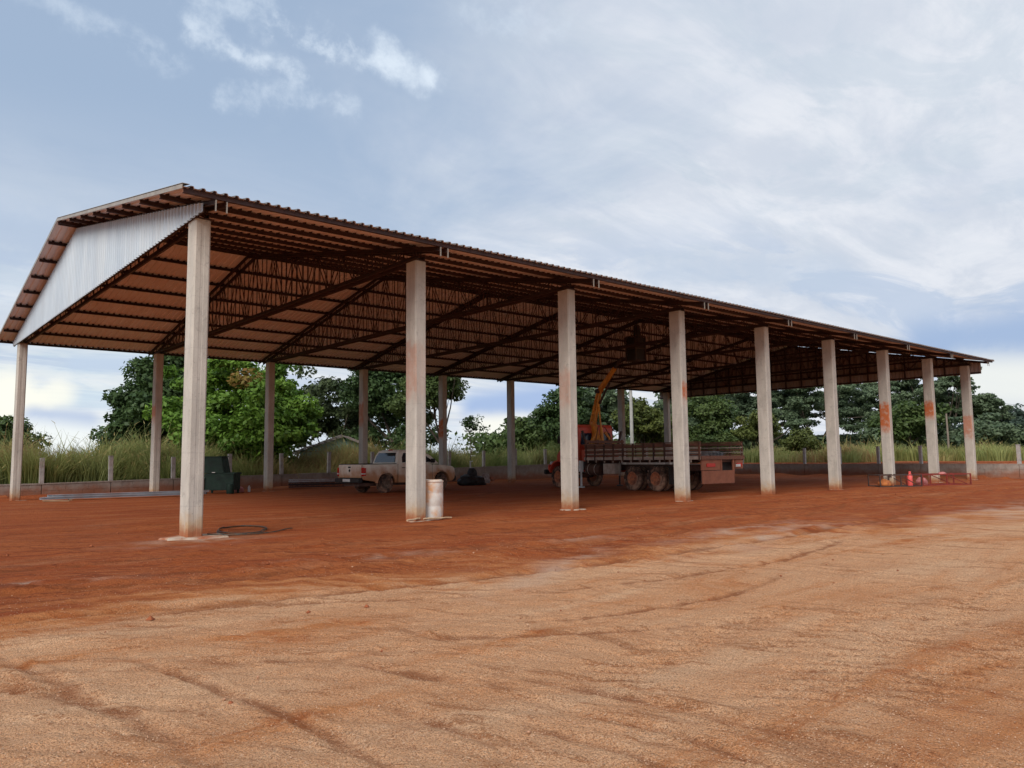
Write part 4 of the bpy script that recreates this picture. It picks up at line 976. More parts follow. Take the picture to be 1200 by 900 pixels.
# greenhouse
def loft(sections):
    mb = MB(); n_ = len(sections[0]); 
    for sct in sections: mb.v += [tuple(p) for p in sct]
    for q in range(len(sections)-1):
        for j in range(n_): j2 = (j+1)%n_; mb.f.append((q*n_+j, q*n_+j2, (q+1)*n_+j2, (q+1)*n_+j))
    mb.f.append(tuple(range(n_))); mb.f.append(tuple((len(sections)-1)*n_+j for j in range(n_))); return mb
ring = lambda xa, xb, hy, z: [(xa,-hy,z),(xa,hy,z),(xb,hy,z),(xb,-hy,z)]
mb = loft([ring(.57,2.95,.90,1.19), ring(.68,2.50,.82,1.56), ring(.80,2.12,.76,1.76), ring(.98,1.95,.66,1.815)])
mb.build('cab_roof', 'pickup_paint', pk, smooth=True, bevel=.03, seg=2)
# windows slightly proud of the pillars
def pane(name, pts, nrm, parent, mat='glass_dark', t=.012):
    n_ = Vector(nrm).normalized()*t; mb = MB(); k = len(pts); P = [Vector(p) for p in pts]
    mb.add([p-n_*.6 for p in P]+[p+n_ for p in P], [tuple(range(k)), tuple(range(k,2*k))]+[(j,(j+1)%k,(j+1)%k+k,j+k) for j in range(k)]); return mb.build(name, mat, parent)
pane('rear_window', [(.595,-.73,1.27),(.595,.73,1.27),(.672,.67,1.535),(.755,.60,1.68),(.755,-.60,1.68),(.672,-.67,1.535)], (-1,0,.35), pk, t=.03)
for s in (-1, 1):
    def yz(z): return s*(.90-.08*(z-1.19)/.37 if z < 1.56 else .82-.06*(z-1.56)/.2)
    for pts in ([(.86,1.27),(1.42,1.27),(1.42,1.68),(1.0,1.68),(.88,1.5)], [(1.5,1.27),(2.62,1.27),(2.28,1.5),(2.02,1.68),(1.5,1.68)]):
        pane('side_window', [(u, yz(v), v) for u,v in pts], (0,s,.2), pk)
    for xa in (.62, 1.46, 2.52):
        mb = MB(); mb.box(xa-.006,xa+.006,min(s*.90,s*(HWp+.002)),max(s*.90,s*(HWp+.002)),.45,1.20); mb.build('door_seam', 'black_plastic', pk)
    for xa in (.82, 1.68):
        mb = MB(); mb.box(xa,xa+.17,min(s*.90,s*(HWp+.035)),max(s*.90,s*(HWp+.035)),1.03,1.06); mb.build('door_handle', 'black_plastic', pk, bevel=.008)
    mb = MB(); mb.box(2.40,2.52,min(s*.93,s*1.14),max(s*.93,s*1.14),1.24,1.42); mb.box(2.42,2.48,min(s*.88,s*.95),max(s*.88,s*.95),1.24,1.28); mb.build('mirror', 'black_plastic', pk, bevel=.02)
pane('windscreen', [(2.93,-.80,1.24),(2.93,.80,1.24),(2.16,.70,1.72),(2.16,-.70,1.72)], (1,0,1.2), pk)
mb = MB(); mb.box(.86,.95,-.12,.12,1.79,1.83); mb.build('brake_light', 'lamp_red', pk)
def wheel(parent, x_, y_, r_, w_, side, rimmat, hub=.62, spokes=5, dual=False, name='wheel'):
    """side +-1: outward direction in y"""
    o = empty(name, (x_, y_, r_), 0, parent=parent)
    t = w_/2
    mb = MB(); mb.lathe([(r_*hub,-t*.8),(r_*.8,-t),(r_*.95,-t*.92),(r_,-t*.6),(r_,t*.6),(r_*.95,t*.92),(r_*.8,t),(r_*hub,t*.8),(r_*hub,-t*.8)], 36, 'y')
    for q in range(36):  # tread blocks
        a = 2*math.pi*q/36
        for yy in (-t*.35, t*.35):
            c = Vector((r_*math.cos(a), yy, r_*math.sin(a))); e = Vector((-math.sin(a),0,math.cos(a)))
            mb.bar(c-e*.018, c+e*.018, .018, t*.55, up=(0,1,0))
    mb.build('tyre', 'tyre_rubber', o, smooth=True)
    rr = r_*hub; s = side
    mb = MB(); mb.lathe([(rr*1.01,s*t*.82),(rr*.93,s*t*.80),(rr*.86,s*t*.45),(rr*.5,s*t*.25),(rr*.45,s*t*.5),(rr*.2,s*t*.62),(0,s*t*.62)], 28, 'y')
    mb.lathe([(rr*1.0,-s*t*.8),(0,-s*t*.8)], 20, 'y')
    for q in range(spokes):
        a = 2*math.pi*q/spokes+.3
        mb.bar((rr*.25*math.cos(a), s*t*.55, rr*.25*math.sin(a)), (rr*.93*math.cos(a), s*t*.68, rr*.93*math.sin(a)), rr*.2, t*.12, up=(0,1,0))
    mb.build('rim', rimmat, o, smooth=True)
    return o
for xx in (0, 3.05):
    for s in (-1, 1): wheel(pk, xx, s*.79, TR, .24, s, 'rim_metal', .55)

# ------------------------------------------------------------------ crane truck
TH_ = 1.465; tk = empty('crane_truck', (21.0, 4.82, gz(21,4.82)), TH_, 'old red flatbed lorry with a folded-out yellow loader crane behind its cab', 'truck')
WR = .5
def hubwheel(x_, s, dual):
    wheel(tk, x_, s*1.08, WR, .27, s, 'truck_rim', .56, 6)
    if dual: wheel(tk, x_, s*.77, WR, .27, s, 'truck_rim', .56, 6)
for xx in (0, 1.35):
    for s in (-1, 1): hubwheel(xx, s, True)
for s in (-1, 1): hubwheel(6.35, s, False)
mb = MB()
for s in (-1, 1): mb.box(-2.0, 7.3, min(s*.36,s*.46), max(s*.36,s*.46), .82, 1.06)
for xx in (-1.95, -1.0, .68, 2.2, 3.6, 5.0, 7.2): mb.box(xx-.05, xx+.05, -.359, .359, .86, 1.02)
mb.build('chassis_frame', 'truck_chassis', tk)
for xx in (0, 1.35, 6.35):
    mb = MB(); mb.tube([(xx,-.95,WR),(xx,.95,WR)], .075, 10); 
    if xx < 2: mb.lathe([(0,-.2),(.16,-.17),(.2,0),(.16,.17),(0,.2)], 16, 'y', (xx,0,WR))
    mb.build('axle', 'truck_chassis', tk, smooth=True)
    for s in (-1, 1):
        mb = MB(); n_ = 8; pts = [(xx-.6+1.2*t/n_, s*.52, .62+.16*(1-(2*t/n_-1)**2)*-1+.16) for t in range(n_+1)]
        for a, c_ in zip(pts[:-1], pts[1:]): mb.bar(a, c_, .08, .09)
        mb.build('leaf_spring', 'truck_chassis', tk)
# flat bed
bx0, bx1 = -2.45, 4.35
for s in (-1, 1):
    mb = MB(); mb.box(bx0, bx1, min(s*1.17,s*1.25), max(s*1.17,s*1.25), 1.27, 1.40); mb.build('bed_side_beam', 'bed_rail' if s > 0 else 'bed_wood', tk)
k = 0; xx = bx0
while xx < bx1-.02:
    mb = MB(); mb.box(xx+.004, min(xx+.2, bx1)-.004, -1.165, 1.165, 1.36, 1.40+random.uniform(-.003,.003)); mb.build('floor_plank', 'bed_wood', tk); xx += .2
for xx in np.arange(bx0+.1, bx1, .55):
    mb = MB(); mb.box(xx-.035, xx+.035, -1.16, 1.16, 1.16, 1.355); mb.build('cross_bearer', 'truck_chassis', tk)
for s in (-1, 1):
    for z0_, z1_, mt_, lb in ((1.43,1.48,'bed_wood',None),(1.51,1.555,'bed_rail',None),(1.60,1.655,'bed_wood',None),(1.70,1.745,'bed_rail',None),(1.80,1.90,'bed_wood',None)):
        for xa, xb in ((bx0, 1.05), (1.12, bx1)):
            mb = MB(); mb.box(xa+.02, xb-.02, min(s*1.185,s*1.22), max(s*1.185,s*1.22), z0_, z1_); mb.build('side_board', mt_, tk)
    for xx in np.arange(bx0+.06, bx1+.01, .6):
        mb = MB(); mb.box(xx-.035, xx+.035, min(s*1.221,s*1.265), max(s*1.221,s*1.265), 1.22, 1.945); mb.build('stake', 'truck_chassis', tk)
    mb = MB(); mb.box(bx0+.01, bx1-.01, min(s*1.19,s*1.225), max(s*1.19,s*1.225), 1.915, 1.955); mb.build('top_rail', 'bed_wood', tk)
for xx in np.arange(bx0+.5, bx1, .55):   # rope hooks and hanging ties
    mb = MB(); mb.box(xx-.02, xx+.02, 1.20, 1.245, 1.16, 1.268); mb.build('tie_hook', 'bed_rail', tk)
mb = MB()
for q in range(5): mb.box(bx1-.06, bx1-.02, -1.16, 1.16, 1.44+q*.15, 1.56+q*.15)
for yy in (-1.1, -.4, .4, 1.1): mb.box(bx1-.019, bx1+.04, yy-.04, yy+.04, 1.3, 2.2)
mb.build('headboard', 'bed_wood', tk)
# rear end: frame, lights, plate, guard board
mb = MB(); mb.box(bx0-.05, bx0-.002, -1.25, 1.25, 1.26, 1.41); mb.build('rear_beam', 'bed_wood', tk)
mb = MB(); mb.box(bx0+.0, bx0+.06, .12, 1.2, .86, 1.25); mb.build('rear_panel', 'bumper_board', tk, label=None) if False else mb.build('rear_panel', 'bumper_board', tk)
mb = MB(); mb.box(bx0+.25, bx0+.30, -.9, .9, .6, 1.25); mb.build('opening_shade', 'black_plastic', tk)  # dark sheet added to stand for shade inside the rear opening
mb = MB(); mb.box(bx0+.001, bx0+.06, -1.2, -.75, .9, 1.25); mb.build('rear_panel', 'bumper_board', tk)
for s in (-1, 1):
    mb = MB(); mb.box(bx0-.03, bx0-.001, min(s*.45,s*.95) if s > 0 else -1.12, max(s*.45,s*.95) if s > 0 else -.8, .98, 1.12); mb.build('tail_light', 'lamp_red', tk, bevel=.01)
mb = MB(); mb.box(bx0-.045, bx0-.031, -1.0, -.72, .97, 1.07); mb.build('number_plate', 'plate_white', tk)
for yy in (-.62, .10):
    mb = MB(); mb.box(bx0-.02, bx0+.04, yy-.04, yy+.04, .62, 1.26); mb.build('bracket', 'bumper_board', tk)
mb = MB(); mb.box(bx0-.04, bx0+.02, -.62, 1.22, .34, .84); mb.build('rear_guard', 'bumper_board', tk, bevel=.012)
for s in (-1, 1):
    mb = MB(); mb.box(-.78, -.76, s*.62 if s > 0 else -1.22, 1.22 if s > 0 else -.62, .30, 1.0); mb.build('mud_flap', 'black_plastic', tk)
# under-bed boxes and tanks on the left side
mb = MB(); mb.box(2.45, 3.2, .75, 1.15, .68, 1.12); bxo = mb.build('tool_box', 'bed_rail', tk, bevel=.015)
mb = MB(); mb.box(2.50,3.15,1.151,1.16,.73,1.07); mb.build('lid', 'bed_rail', bxo, bevel=.004)
mb = MB(); mb.lathe([(0,3.55),(.22,3.56),(.27,3.62),(.27,4.42),(.22,4.48),(0,4.49)], 20, 'x', (0,.88,.86)); tnk = mb.build('fuel_tank', 'truck_chassis', tk, smooth=True)
for xx in (3.8, 4.25):
    mb = MB(); mb.lathe([(.274,xx-.02),(.274,xx+.02)], 20, 'x', (0,.88,.86)); mb.build('strap', 'bed_rail', tnk)
mb = MB(); mb.lathe([(0,3.3),(.14,3.32),(.16,3.36),(.16,4.3),(.14,4.34),(0,4.36)], 16, 'x', (0,-.85,.86)); mb.build('air_tank', 'truck_red', tk, smooth=True)
mb = MB(); mb.tube([(1.2+1.25,.9,.60),(2.4,.9,1.2)], .02, 6); mb.build('pipe', 'bed_rail', tk)
# bonneted red cab
cb = [(4.95,1.02),(5.55,1.02),(5.72,1.25),(5.95,1.30),(5.98,1.95),(5.98,2.05),(5.78,2.72),(5.68,2.88),(5.1,2.93),(4.97,2.85)]
mb = MB(); mb.prism(cb, -1.12, 1.12, 'y'); cab = mb.build('cab', 'truck_red', tk, smooth=True, bevel=.07, seg=3)
for s in (-1, 1):
    pane('side_window', [(5.10,s*1.12,1.98),(5.82,s*1.12,1.98),(5.66,s*1.12,2.62),(5.10,s*1.12,2.66)], (0,s,0), cab, 'truck_glass')
    pane('rear_window', [(4.95,s*.28,2.0),(4.95,s*.92,2.0),(4.95,s*.88,2.52),(4.95,s*.28,2.52)], (-1,0,0), cab, 'truck_glass')
    mb = MB(); mb.tube([(5.85,s*1.12,2.5),(6.0,s*1.35,2.5),(6.0,s*1.36,2.1)], .015, 6); mb.box(5.97,6.02,min(s*1.28,s*1.44),max(s*1.28,s*1.44),2.05,2.4); mb.build('mirror', 'black_plastic', cab)
    mb = MB(); mb.box(5.02,5.034,min(s*1.1,s*1.124),max(s*1.1,s*1.124),1.1,2.75); mb.build('door_seam', 'black_plastic', cab)
    mb = MB(); mb.box(5.1,5.25,min(s*1.1,s*1.15),max(s*1.1,s*1.15),1.75,1.79); mb.build('door_handle', 'black_plastic', cab)
pane('windscreen', [(5.97,-1.0,2.06),(5.97,1.0,2.06),(5.80,.95,2.66),(5.80,-.95,2.66)], (1,0,.25), cab, 'truck_glass')
mb = loft([[(5.96,-.78,1.1),(5.96,.78,1.1),(5.96,.78,1.86),(5.96,.55,2.02),(5.96,-.55,2.02),(5.96,-.78,1.86)], [(6.9,-.66,1.0),(6.9,.66,1.0),(6.9,.66,1.70),(6.9,.48,1.84),(6.9,-.48,1.84),(6.9,-.66,1.70)], [(7.18,-.58,.98),(7.18,.58,.98),(7.18,.58,1.52),(7.18,.42,1.66),(7.18,-.42,1.66),(7.18,-.58,1.52)]])
hood = mb.build('hood', 'truck_red', tk, smooth=True, bevel=.03)
mb = MB()
for q in range(6): mb.box(7.181,7.2,-.5,.5,1.04+q*.075,1.085+q*.075)
mb.build('grille', 'dark_steel', hood)
for s in (-1, 1):
    A1 = arch(6.35,.60,.62,.70,12); A2 = [(u+(u-6.35)*.08, v+.06) for u,v in A1]
    mb = MB(); poly = A1+list(reversed(A2)); 
    n_ = 12; ya, yb = s*.66, s*1.20
    vs = [(u,ya,v) for u,v in A1]+[(u,yb,v) for u,v in A1]+[(u,ya,v) for u,v in A2]+[(u,yb,v) for u,v in A2]; fs = []
    for q in range(n_-1): fs += [(q,q+1,n_+q+1,n_+q),(2*n_+q,3*n_+q,3*n_+q+1,2*n_+q+1),(n_+q,n_+q+1,3*n_+q+1,3*n_+q),(q,2*n_+q,2*n_+q+1,q+1)]
    fs += [(0,n_,3*n_,2*n_),(n_-1,2*n_-1,4*n_-1,3*n_-1)]; mb.add(vs, fs)
    fd = mb.build('front_fender', 'truck_red', tk, smooth=True)
    mb = MB(); mb.lathe([(0,7.24),(.09,7.23),(.11,7.17),(.11,7.05)], 16, 'x', (0,s*.88,1.12)); mb.build('headlight', 'plate_white', fd, smooth=True)
    mb = MB(); mb.box(6.98,7.12,min(s*.62,s*1.2),max(s*.62,s*1.2),.80,1.08); mb.build('fender_nose', 'truck_red', fd, bevel=.03)
mb = MB(); mb.box(7.22,7.42,-1.22,1.22,.62,.84); mb.build('front_bumper', 'black_plastic', tk, bevel=.03)
mb = MB(); mb.box(5.05,5.5,.86,1.14,.45,.50); mb.box(5.05,5.5,.86,1.14,.74,.78); mb.build('step', 'dark_steel', tk)
# crane with its stabiliser legs
mb = MB(); mb.box(4.45,4.88,-1.1,1.1,.95,1.22); mb.build('crane_base', 'dark_steel', tk, bevel=.02)
for s in (-1, 1):
    mb = MB(); mb.box(4.58,4.74,min(s*1.101,s*1.25),max(s*1.101,s*1.25),.75,1.25); mb.tube([(4.66,s*1.17,.75),(4.66,s*1.17,.10)], .045, 10); mb.lathe([(0,.04),(.15,.04),(.15,.09),(.05,.11),(0,.11)], 14, 'z', (4.66,s*1.17,0)); mb.build('stabiliser_leg', 'plate_white' if s > 0 else 'dark_steel', tk)
Mi = Matrix.LocRotScale(Vector((21.0,4.82,gz(21,4.82))), Matrix.Rotation(TH_, 3, 'Z').to_quaternion(), None).inverted()
Lc = lambda X, Y, Z: Mi @ Vector((X, Y, Z))
base_ = Vector((4.66, 0, 1.22)); piv = Lc(21.4, 9.80, 2.95); elb = Lc(21.4, 9.35, 4.45); mid_ = Lc(21.4, 8.35, 5.45); tip = Lc(21.4, 7.95, 5.86)
piv.x = min(piv.x, 5.0)
side_v = (piv-elb).cross(mid_-elb).normalized()
mb = MB(); mb.taper(base_, piv+Vector((0,0,.1)), .40, .42, .22, .26, up=(1,0,0)); mb.lathe([(0,1.221),(.3,1.222),(.3,1.36),(.2,1.4)], 18, 'z', (4.66,0,0)); mb.build('crane_column', 'crane_yellow', tk, bevel=.02)
for s_ in (-1, 1):
    mb = MB(); mb.box(4.42, 4.9, min(s_*.34,s_*.95), max(s_*.34,s_*.95), 1.23, 1.75); mb.build('valve_box', 'truck_red', tk, bevel=.03)
    mb = MB(); mb.bar((4.5, s_*.9, 1.74), (4.62, s_*.28, 2.55), .10, .10); mb.build('column_brace', 'crane_yellow', tk)
    mb = MB(); mb.bar((4.5, s_*.95, 1.9), (4.5, s_*1.2, 2.6), .08, .08); mb.tube([(4.48,s_*.5,1.75),(4.40,s_*.45,2.3),(4.55,s_*.2,2.8)], .018, 6); mb.build('hydraulic_arm', 'dark_steel', tk)
mb = MB()
bkv = (elb-piv).normalized().cross(side_v).normalized()
for q in (-1, 1): mb.taper(piv+bkv*q*.115, elb+bkv*q*.085, .15, .10, .12, .08, up=bkv)
mb.taper(piv.lerp(elb,.3)-bkv*.05, piv.lerp(elb,.36)-bkv*.05, .1, .2, .1, .2, up=bkv); mb.build('main_boom', 'crane_yellow', tk, bevel=.012)
fw = (elb-piv).normalized(); bk = fw.cross(side_v).normalized()
if bk.x > 0: bk = -bk
c0 = base_+Vector((-.25,0,.35)); c1 = piv.lerp(elb, .55)+bk*.16
mb = MB(); mb.tube([c0, c0.lerp(c1, .55)], .075, 12); mb.tube([c0.lerp(c1, .55), c1], .04, 10); mb.build('lift_cylinder', 'crane_yellow', tk, smooth=True)
mb = MB(); mb.taper(elb-(mid_-elb).normalized()*.12, mid_, .20, .25, .15, .17, up=side_v); mb.build('outer_boom', 'crane_yellow', tk, bevel=.02)
d1 = elb.lerp(piv, .45)-bk*.14; d2 = elb.lerp(mid_, .5)-bk*.22
c0 = elb.lerp(piv, .35)+bk*.18; c1 = elb.lerp(mid_, .42)+bk*.24
mb = MB(); mb.tube([c0, c1], .055, 10); mb.build('jib_cylinder', 'dark_steel', tk, smooth=True)
mb = MB(); mb.tube([elb-side_v*.2, elb+side_v*.2], .11, 14); mb.build('elbow_pin', 'dark_steel', tk, smooth=True)
mb = MB(); mb.taper(mid_, tip, .11, .13, .09, .1, up=side_v); mb.build('telescopic_arm', 'dark_steel', tk)
bc = Lc(21.4, 7.10, 5.62)
mb = MB(); mb.taper(tip, bc+Vector((.25,0,.12)), .09, .09, .07, .07, up=side_v); mb.build('jib_link', 'dark_steel', tk)
bs_ = empty('work_basket', tuple(bc), 0, parent=tk)
mb = MB(); mb.box(-.30,.30,-.30,.30,0,.05)
for q in range(4):
    xx, yy = ((-.30,-.30),(.30,-.30),(.30,.30),(-.30,.30))[q]; x2, y2 = ((-.30,-.30),(.30,-.30),(.30,.30),(-.30,.30))[(q+1)%4]
    mb.bar((xx,yy,0),(xx,yy,1.1),.05,.05); mb.bar((xx,yy,1.1),(x2,y2,1.1),.05,.05); mb.bar((xx,yy,.55),(x2,y2,.55),.04,.04)
mb.build('basket_frame', 'dark_steel', bs_)
mb = MB(); mb.box(-.28,-.27,-.26,.26,.06,1.05); mb.box(.27,.28,-.26,.26,.06,1.05); mb.box(-.265,.265,-.28,-.27,.06,1.05); mb.box(-.265,.265,.27,.28,.06,1.05); mb.build('basket_panel', 'tarp_black', bs_)
mb = MB(); mb.bar((-.1,.0,.05),(-.1,.0,1.62),.30,.22); mb.bar((-.1,0,1.6),(-.1,0,1.8),.12,.12); mb.build('lift_mast', 'tarp_black', bs_, bevel=.05)
# corrugated sheets lying on the bed
sh = empty('sheet_stack', (0,0,0), 0, 'small stack of grey corrugated sheets lying on the rear of the lorry bed', 'metal sheets')
Mt = Mi.inverted(); sh.location = Mt @ Vector((-.95, -.1, 1.405)); sh.rotation_euler = (0,0,TH_)
for q in range(6):
    pr = rib_profile(1.0, 5, .03); z_ = q*.028; vs = []; 
    for lay in (0, 1):
        for xx in (-1.15, 1.05): vs += [(xx+.04*q*(q%2)+(.0), u-.5, z_+hgt+.004-lay*.004) for u, hgt in pr]
    n_ = len(pr); fs = []
    for lay in (0, 1): fs += [(lay*2*n_+j, lay*2*n_+j+1, lay*2*n_+n_+j+1, lay*2*n_+n_+j) for j in range(n_-1)]
    for r_ in (0, 1): fs += [(r_*n_+j, r_*n_+j+1, 2*n_+r_*n_+j+1, 2*n_+r_*n_+j) for j in range(n_-1)]
    mb = MB(); mb.add(vs, fs); mb.build('corrugated_sheet', 'galvanised_grey', sh)

# ------------------------------------------------------------------ small things in the yard
ba = empty('barrel', (5.46, .10, gz(5.46,.10)), .4, 'white plastic barrel smeared with red dirt beside the second column', 'barrel')
mb = MB(); mb.lathe([(0,0),(.25,0),(.275,.02),(.285,.08),(.29,.3),(.284,.32),(.29,.34),(.29,.60),(.284,.62),(.29,.64),(.29,.84),(.28,.90),(.262,.925),(.262,.90),(.25,.86),(0,.85)], 36); mb.build('drum', 'barrel_plastic', ba, smooth=True)
mb = MB(); mb.lathe([(.286,.86),(.300,.87),(.300,.895),(.286,.90)], 36); mb.build('rim_ring', 'barrel_plastic', ba, smooth=True)
def stick(label, a, b, r_=.018):
    a = Vector(a); b = Vector(b); d = b-a; k = 5
    mb = MB(); mb.tube([Vector((0,0,0)).lerp(d, t/k)+Vector((0,0,.006*math.sin(t*2))) for t in range(k+1)], r_, 7, True, [r_*random.uniform(.8,1.15) for _ in range(k+1)])
    o = mb.build('stick', 'stick_wood', None, smooth=True, loc=a); meta(o, label, 'stick')
stick('bare wooden stick lying left of the foot of the second column', (4.55,-.30,.05), (4.95,.0-.2,.07), .022)
stick('longer pale stick lying in front of the white barrel', (5.0,-.28,.06), (5.75,-.32,.05), .02)
mb = MB()
vx, vy = .38, .92       # the loops lie stretched out across the ground
for loop_ in range(2):
    ra, rb = .47-.03*loop_, .95-.07*loop_; n_ = 48
    cx_, cy_ = 1.17+.03*loop_, .50+.05*loop_; pp = []
    for t in range(n_+1):
        a = 6.283*t/n_; u = ra*(1+.05*math.sin(2*a+loop_))*math.cos(a); v = rb*math.sin(a)
        qx, qy = cx_+u*vy+v*vx, cy_-u*vx+v*vy; pp.append((qx, qy, gz(qx, qy)+.022+.014*loop_))
    mb.tube(pp, .012, 6)
mb.tube([(p[0],p[1],gz(*p)+.022) for p in ((.30,.0),(.55,-.22),(.85,-.38),(1.2,-.36),(1.6,-.15),(1.95,.15),(2.1,.22))], .012, 6)
o = mb.build('hose_coil', 'hose_rubber', None, smooth=True); meta(o, 'dark hose lying coiled on the red earth beside the nearest column', 'hose')
# long pale steel beams by the back wall
bm_ = empty('beam_bundle', (.9, 18.45, gz(.9,18.45)), math.atan2(17.5-18.45, 5.6-.9)*.62, 'bundle of long pale blue-grey steel channels lying on the ground at the far left', 'steel beams')
for q, (yy, zz, x0_, x1_) in enumerate(((-.12,.05,-.3,5.4),(.03,.05,-.1,5.6),(.18,.05,-.2,5.5),(-.05,.135,.1,5.7),(.1,.135,-.05,5.3))):
    mb = MB(); chan(mb, (x0_,yy,zz+.045), (x1_,yy,zz+.045), .08, .06, 1, .01); mb.build('channel', 'galvanised_grey', bm_)
mb = MB(); mb.box(-.05,.05,-.3,.35,-.02,.048); mb.build('timber_block', 'wood', bm_, loc=(.7,0,0)); mb = MB(); mb.box(-.05,.05,-.3,.35,-.02,.048); mb.build('timber_block', 'wood', bm_, loc=(4.7,0,0))
o = meta(MB().box(-.45,.45,-.06,.06,0,.05).build('wood_offcut', 'wood', None, bevel=.008, loc=(1.0,17.6,gz(1,17.6)), rot=(0,.03,-.5)), 'short wooden offcut lying in front of the pale steel beams', 'wood')
# dark lattice girders stacked on the ground by the back wall
gs = empty('girder_stack', (11.5, 20.9, gz(11.5,20.9)), -.37, 'dark stack of lattice girders lying along the back wall left of the pickup', 'girders')
for q in range(3):
    mb = MB(); z_ = .05+q*.13; y_ = -.25+.22*(q%2)
    for yy in (y_-.12, y_+.12): mb.bar((0,yy,z_),(4.3,yy,z_),.05,.05)
    mb.bar((0,y_,z_+.09),(4.3,y_,z_+.09),.04,.04)
    for t in range(17): mb.bar((t*.25,y_-.12,z_),(t*.25+.125,y_,z_+.08),.016,.016); mb.bar((t*.25+.125,y_,z_+.08),(t*.25+.25,y_+.12,z_),.016,.016)
    mb.build('girder', 'primer_steel' if q < 2 else 'galvanised_grey', gs)
# dark green machine
mc = empty('hopper_machine', (7.75, 19.2, gz(7.75,19.2)), -.72, 'dark green machine with a tall sloping hopper standing by the back wall', 'machine')
mb = MB(); mb.box(-.75,.55,-.4,.4,.14,.86); mb.build('body', 'machine_green', mc, bevel=.02)
mb = MB(); mb.prism([(-.85,.87),(.12,.87),(-.02,1.58),(-.85,1.58)], -.38, .38, 'y'); mb.build('hopper', 'machine_green', mc, bevel=.015)
mb = MB(); mb.box(-.86,.02,-.41,.41,1.582,1.62); mb.build('hopper_rim', 'machine_green', mc)
mb = MB(); mb.box(-.42,-.28,-.40,-.383,.90,.93); mb.build('handle', 'plate_white', mc)
mb = MB(); mb.box(.12,.60,-.44,.44,.82,.90); mb.build('motor_cover', 'machine_green', mc, bevel=.02)
mb = MB(); mb.lathe([(0,0),(.15,0),(.16,.02),(.16,.36),(.14,.40),(0,.40)], 18, 'z', (.45,-.52,0)); mb.build('tank', 'machine_green', mc, smooth=True)
mb = MB(); mb.tube([(-.8,-.48,0),(-.8,-.48,.6),(-.74,-.44,.72)], .06, 8); mb.build('pipe', 'hut_paint', mc, smooth=True)
for xx, yy in ((-.68,-.34),(-.68,.34),(.48,.34)):
    mb = MB(); mb.box(xx-.04,xx+.04,yy-.04,yy+.04,-.02,.138); mb.build('leg', 'machine_green', mc)
def blob(name, mat, label, cat, loc, size, seed, sub=3, amp=.25, parent=None):
    bm = bmesh.new(); bmesh.ops.create_icosphere(bm, subdivisions=sub, radius=1)
    for v in bm.verts:
        n_ = mnoise.noise(v.co*1.7+Vector((seed,0,0)))*amp+mnoise.noise(v.co*4+Vector((0,seed,0)))*amp*.4
        v.co = v.co*(1+n_); v.co.x *= size[0]; v.co.y *= size[1]; v.co.z = max(v.co.z, -.6)*size[2]+size[2]*.58
    me = bpy.data.meshes.new(name); bm.to_mesh(me); bm.free(); me.polygons.foreach_set('use_smooth', [True]*len(me.polygons))
    o = link_mesh(name, me, mat, parent, loc)
    if label: meta(o, label, cat)
    return o
blob('rag', 'pink_cloth', 'crumpled pink rag on the ground beside the dark green machine', 'rag', (8.6,19.7,gz(8.6,19.7)), (.22,.16,.16), 3)
mb = MB(); mb.lathe([(0,0),(.055,0),(.06,.02),(.06,.2),(.025,.26),(.025,.29),(0,.29)], 12); o = mb.build('bottle', 'plate_white', None, smooth=True, loc=(9.0,19.55,gz(9,19.55))); meta(o, 'small white bottle standing right of the pink rag', 'bottle')
# black covered heap
hp = empty('covered_heap', (20.1, 17.4, gz(20.1,17.4)), 0, 'low black tarpaulin-covered heap with a taller centre near the back wall', 'heap')
blob('tarpaulin', 'tarp_black', None, None, (-.1,-.0,0), (.68,.55,.36), 9, 4, .3, hp); blob('covered_box', 'tarp_black', None, None, (.05,.0,.25), (.28,.27,.42), 5, 4, .14, hp); blob('tarpaulin', 'tarp_black', None, None, (.25,-.32,0), (.42,.35,.30), 15, 4, .2, hp)
blob('plastic_bundle', 'plastic_wrap', 'crumpled clear plastic bundle at the right of the black heap', 'bundle', (20.75,17.05,gz(20.75,17.05)+.1), (.30,.28,.30), 12, 4, .3)
blob('soil_clod', 'bumper_board', 'small reddish bundle beside the clear plastic', 'bundle', (21.1,16.9,gz(21.1,16.9)+.2), (.16,.14,.14), 22, 3, .3)
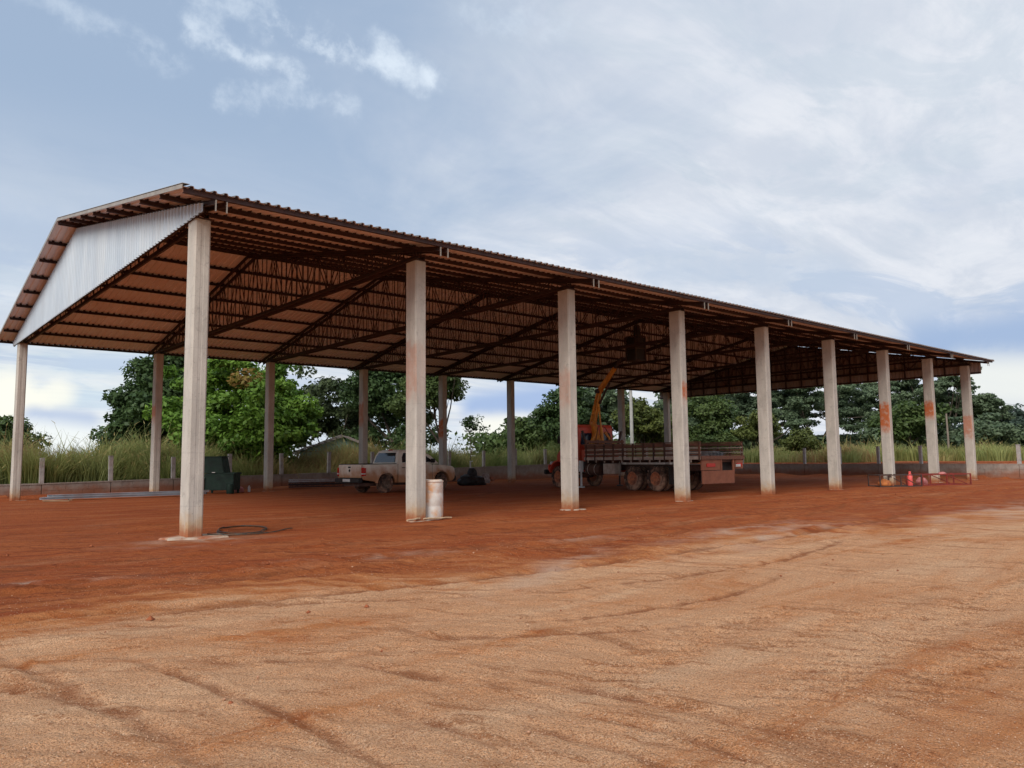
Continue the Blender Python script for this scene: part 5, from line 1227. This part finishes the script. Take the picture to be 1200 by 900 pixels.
# welded reinforcement cage frames and canisters on the right
def cage(label, x_, y_, rz, L, Wd, Ht, mat):
    r = empty('steel_cage', (x_, y_, gz(x_,y_)), rz, label, 'steel frame', 'welded steel frames lying by the right columns'); b = .045
    for yy in (0, Wd):
        for zz in (b/2, Ht): mb = MB(); mb.bar((0,yy,zz),(L,yy,zz),b,b); mb.build('rail', mat, r)
        for xx in (b/2, L*.5, L-b/2): mb = MB(); mb.bar((xx,yy,b+.002),(xx,yy,Ht-b/2-.002),b,b); mb.build('upright', mat, r)
        mb = MB(); mb.bar((L*.5+.05,yy,Ht-.05),(L*.9,yy,.06),.03,.03); mb.build('brace', mat, r)
    for xx in (b, L-b):
        for zz in (b/2, Ht): mb = MB(); mb.bar((xx,b/2+.002,zz),(xx,Wd-b/2-.002,zz),b*.9,b*.9); mb.build('cross_bar', mat, r)
    return r
cage('dark steel box frame lying in front of the seventh column, left of the pink canister', 28.3, -.25, -.62, 1.9, .9, .50, 'dark_steel')
cage('dark red steel box frame right of the pink canister, before the eighth column', 30.4, -1.15, -.42, 2.7, .9, .48, 'red_oxide')
cn = empty('canister', (29.9,-.85,gz(29.9,-.85)), 0, 'tall bright pink-red canister standing between the two steel frames', 'canister')
mb = MB(); mb.lathe([(0,0),(.09,0),(.10,.03),(.10,.46),(.07,.52),(.04,.54),(.04,.58),(0,.58)], 20); mb.build('body', 'pink_plastic', cn, smooth=True); mb = MB(); mb.lathe([(0,.581),(.05,.581),(.05,.63),(0,.64)], 14); mb.build('cap', 'pink_plastic', cn, smooth=True)
blob('red_bag', 'pink_cloth', 'crumpled red bag inside the right steel frame', 'bag', (31.0,-.9,gz(31,-.9)), (.3,.22,.22), 31)
blob('red_rag', 'pink_cloth', 'red rag draped on the right steel frame top rail', 'rag', (32.1,-1.35,gz(32.1,-1.35)+.44), (.26,.14,.09), 41)
blob('orange_sack', 'orange_cloth', 'orange-brown sack inside the left steel frame', 'sack', (28.9,-.2,gz(28.9,-.2)), (.38,.25,.2), 37)
# clods of red soil
cl = MB(); rr = random.Random(5)
for q in range(420):
    if q < 330: x_ = rr.uniform(-3,36); y_ = rr.gauss(-2.5,2.4)
    else: x_ = rr.uniform(-4,12); y_ = rr.uniform(-11,-5)
    s_ = (.010+.030*rr.random()**3) if q < 330 else .006+.012*rr.random()**2; z_ = gz(x_,y_)
    cl.add([(x_+s_*v[0]*rr.uniform(.7,1.3), y_+s_*v[1]*rr.uniform(.7,1.3), z_+s_*(.3+v[2]*rr.uniform(.6,1))) for v in OCT], [tuple(int(i) for i in f) for f in OF])
o = cl.build('soil_clods', 'clod'); meta(o, 'small clods of red soil scattered over the yard', 'soil', kind='stuff')
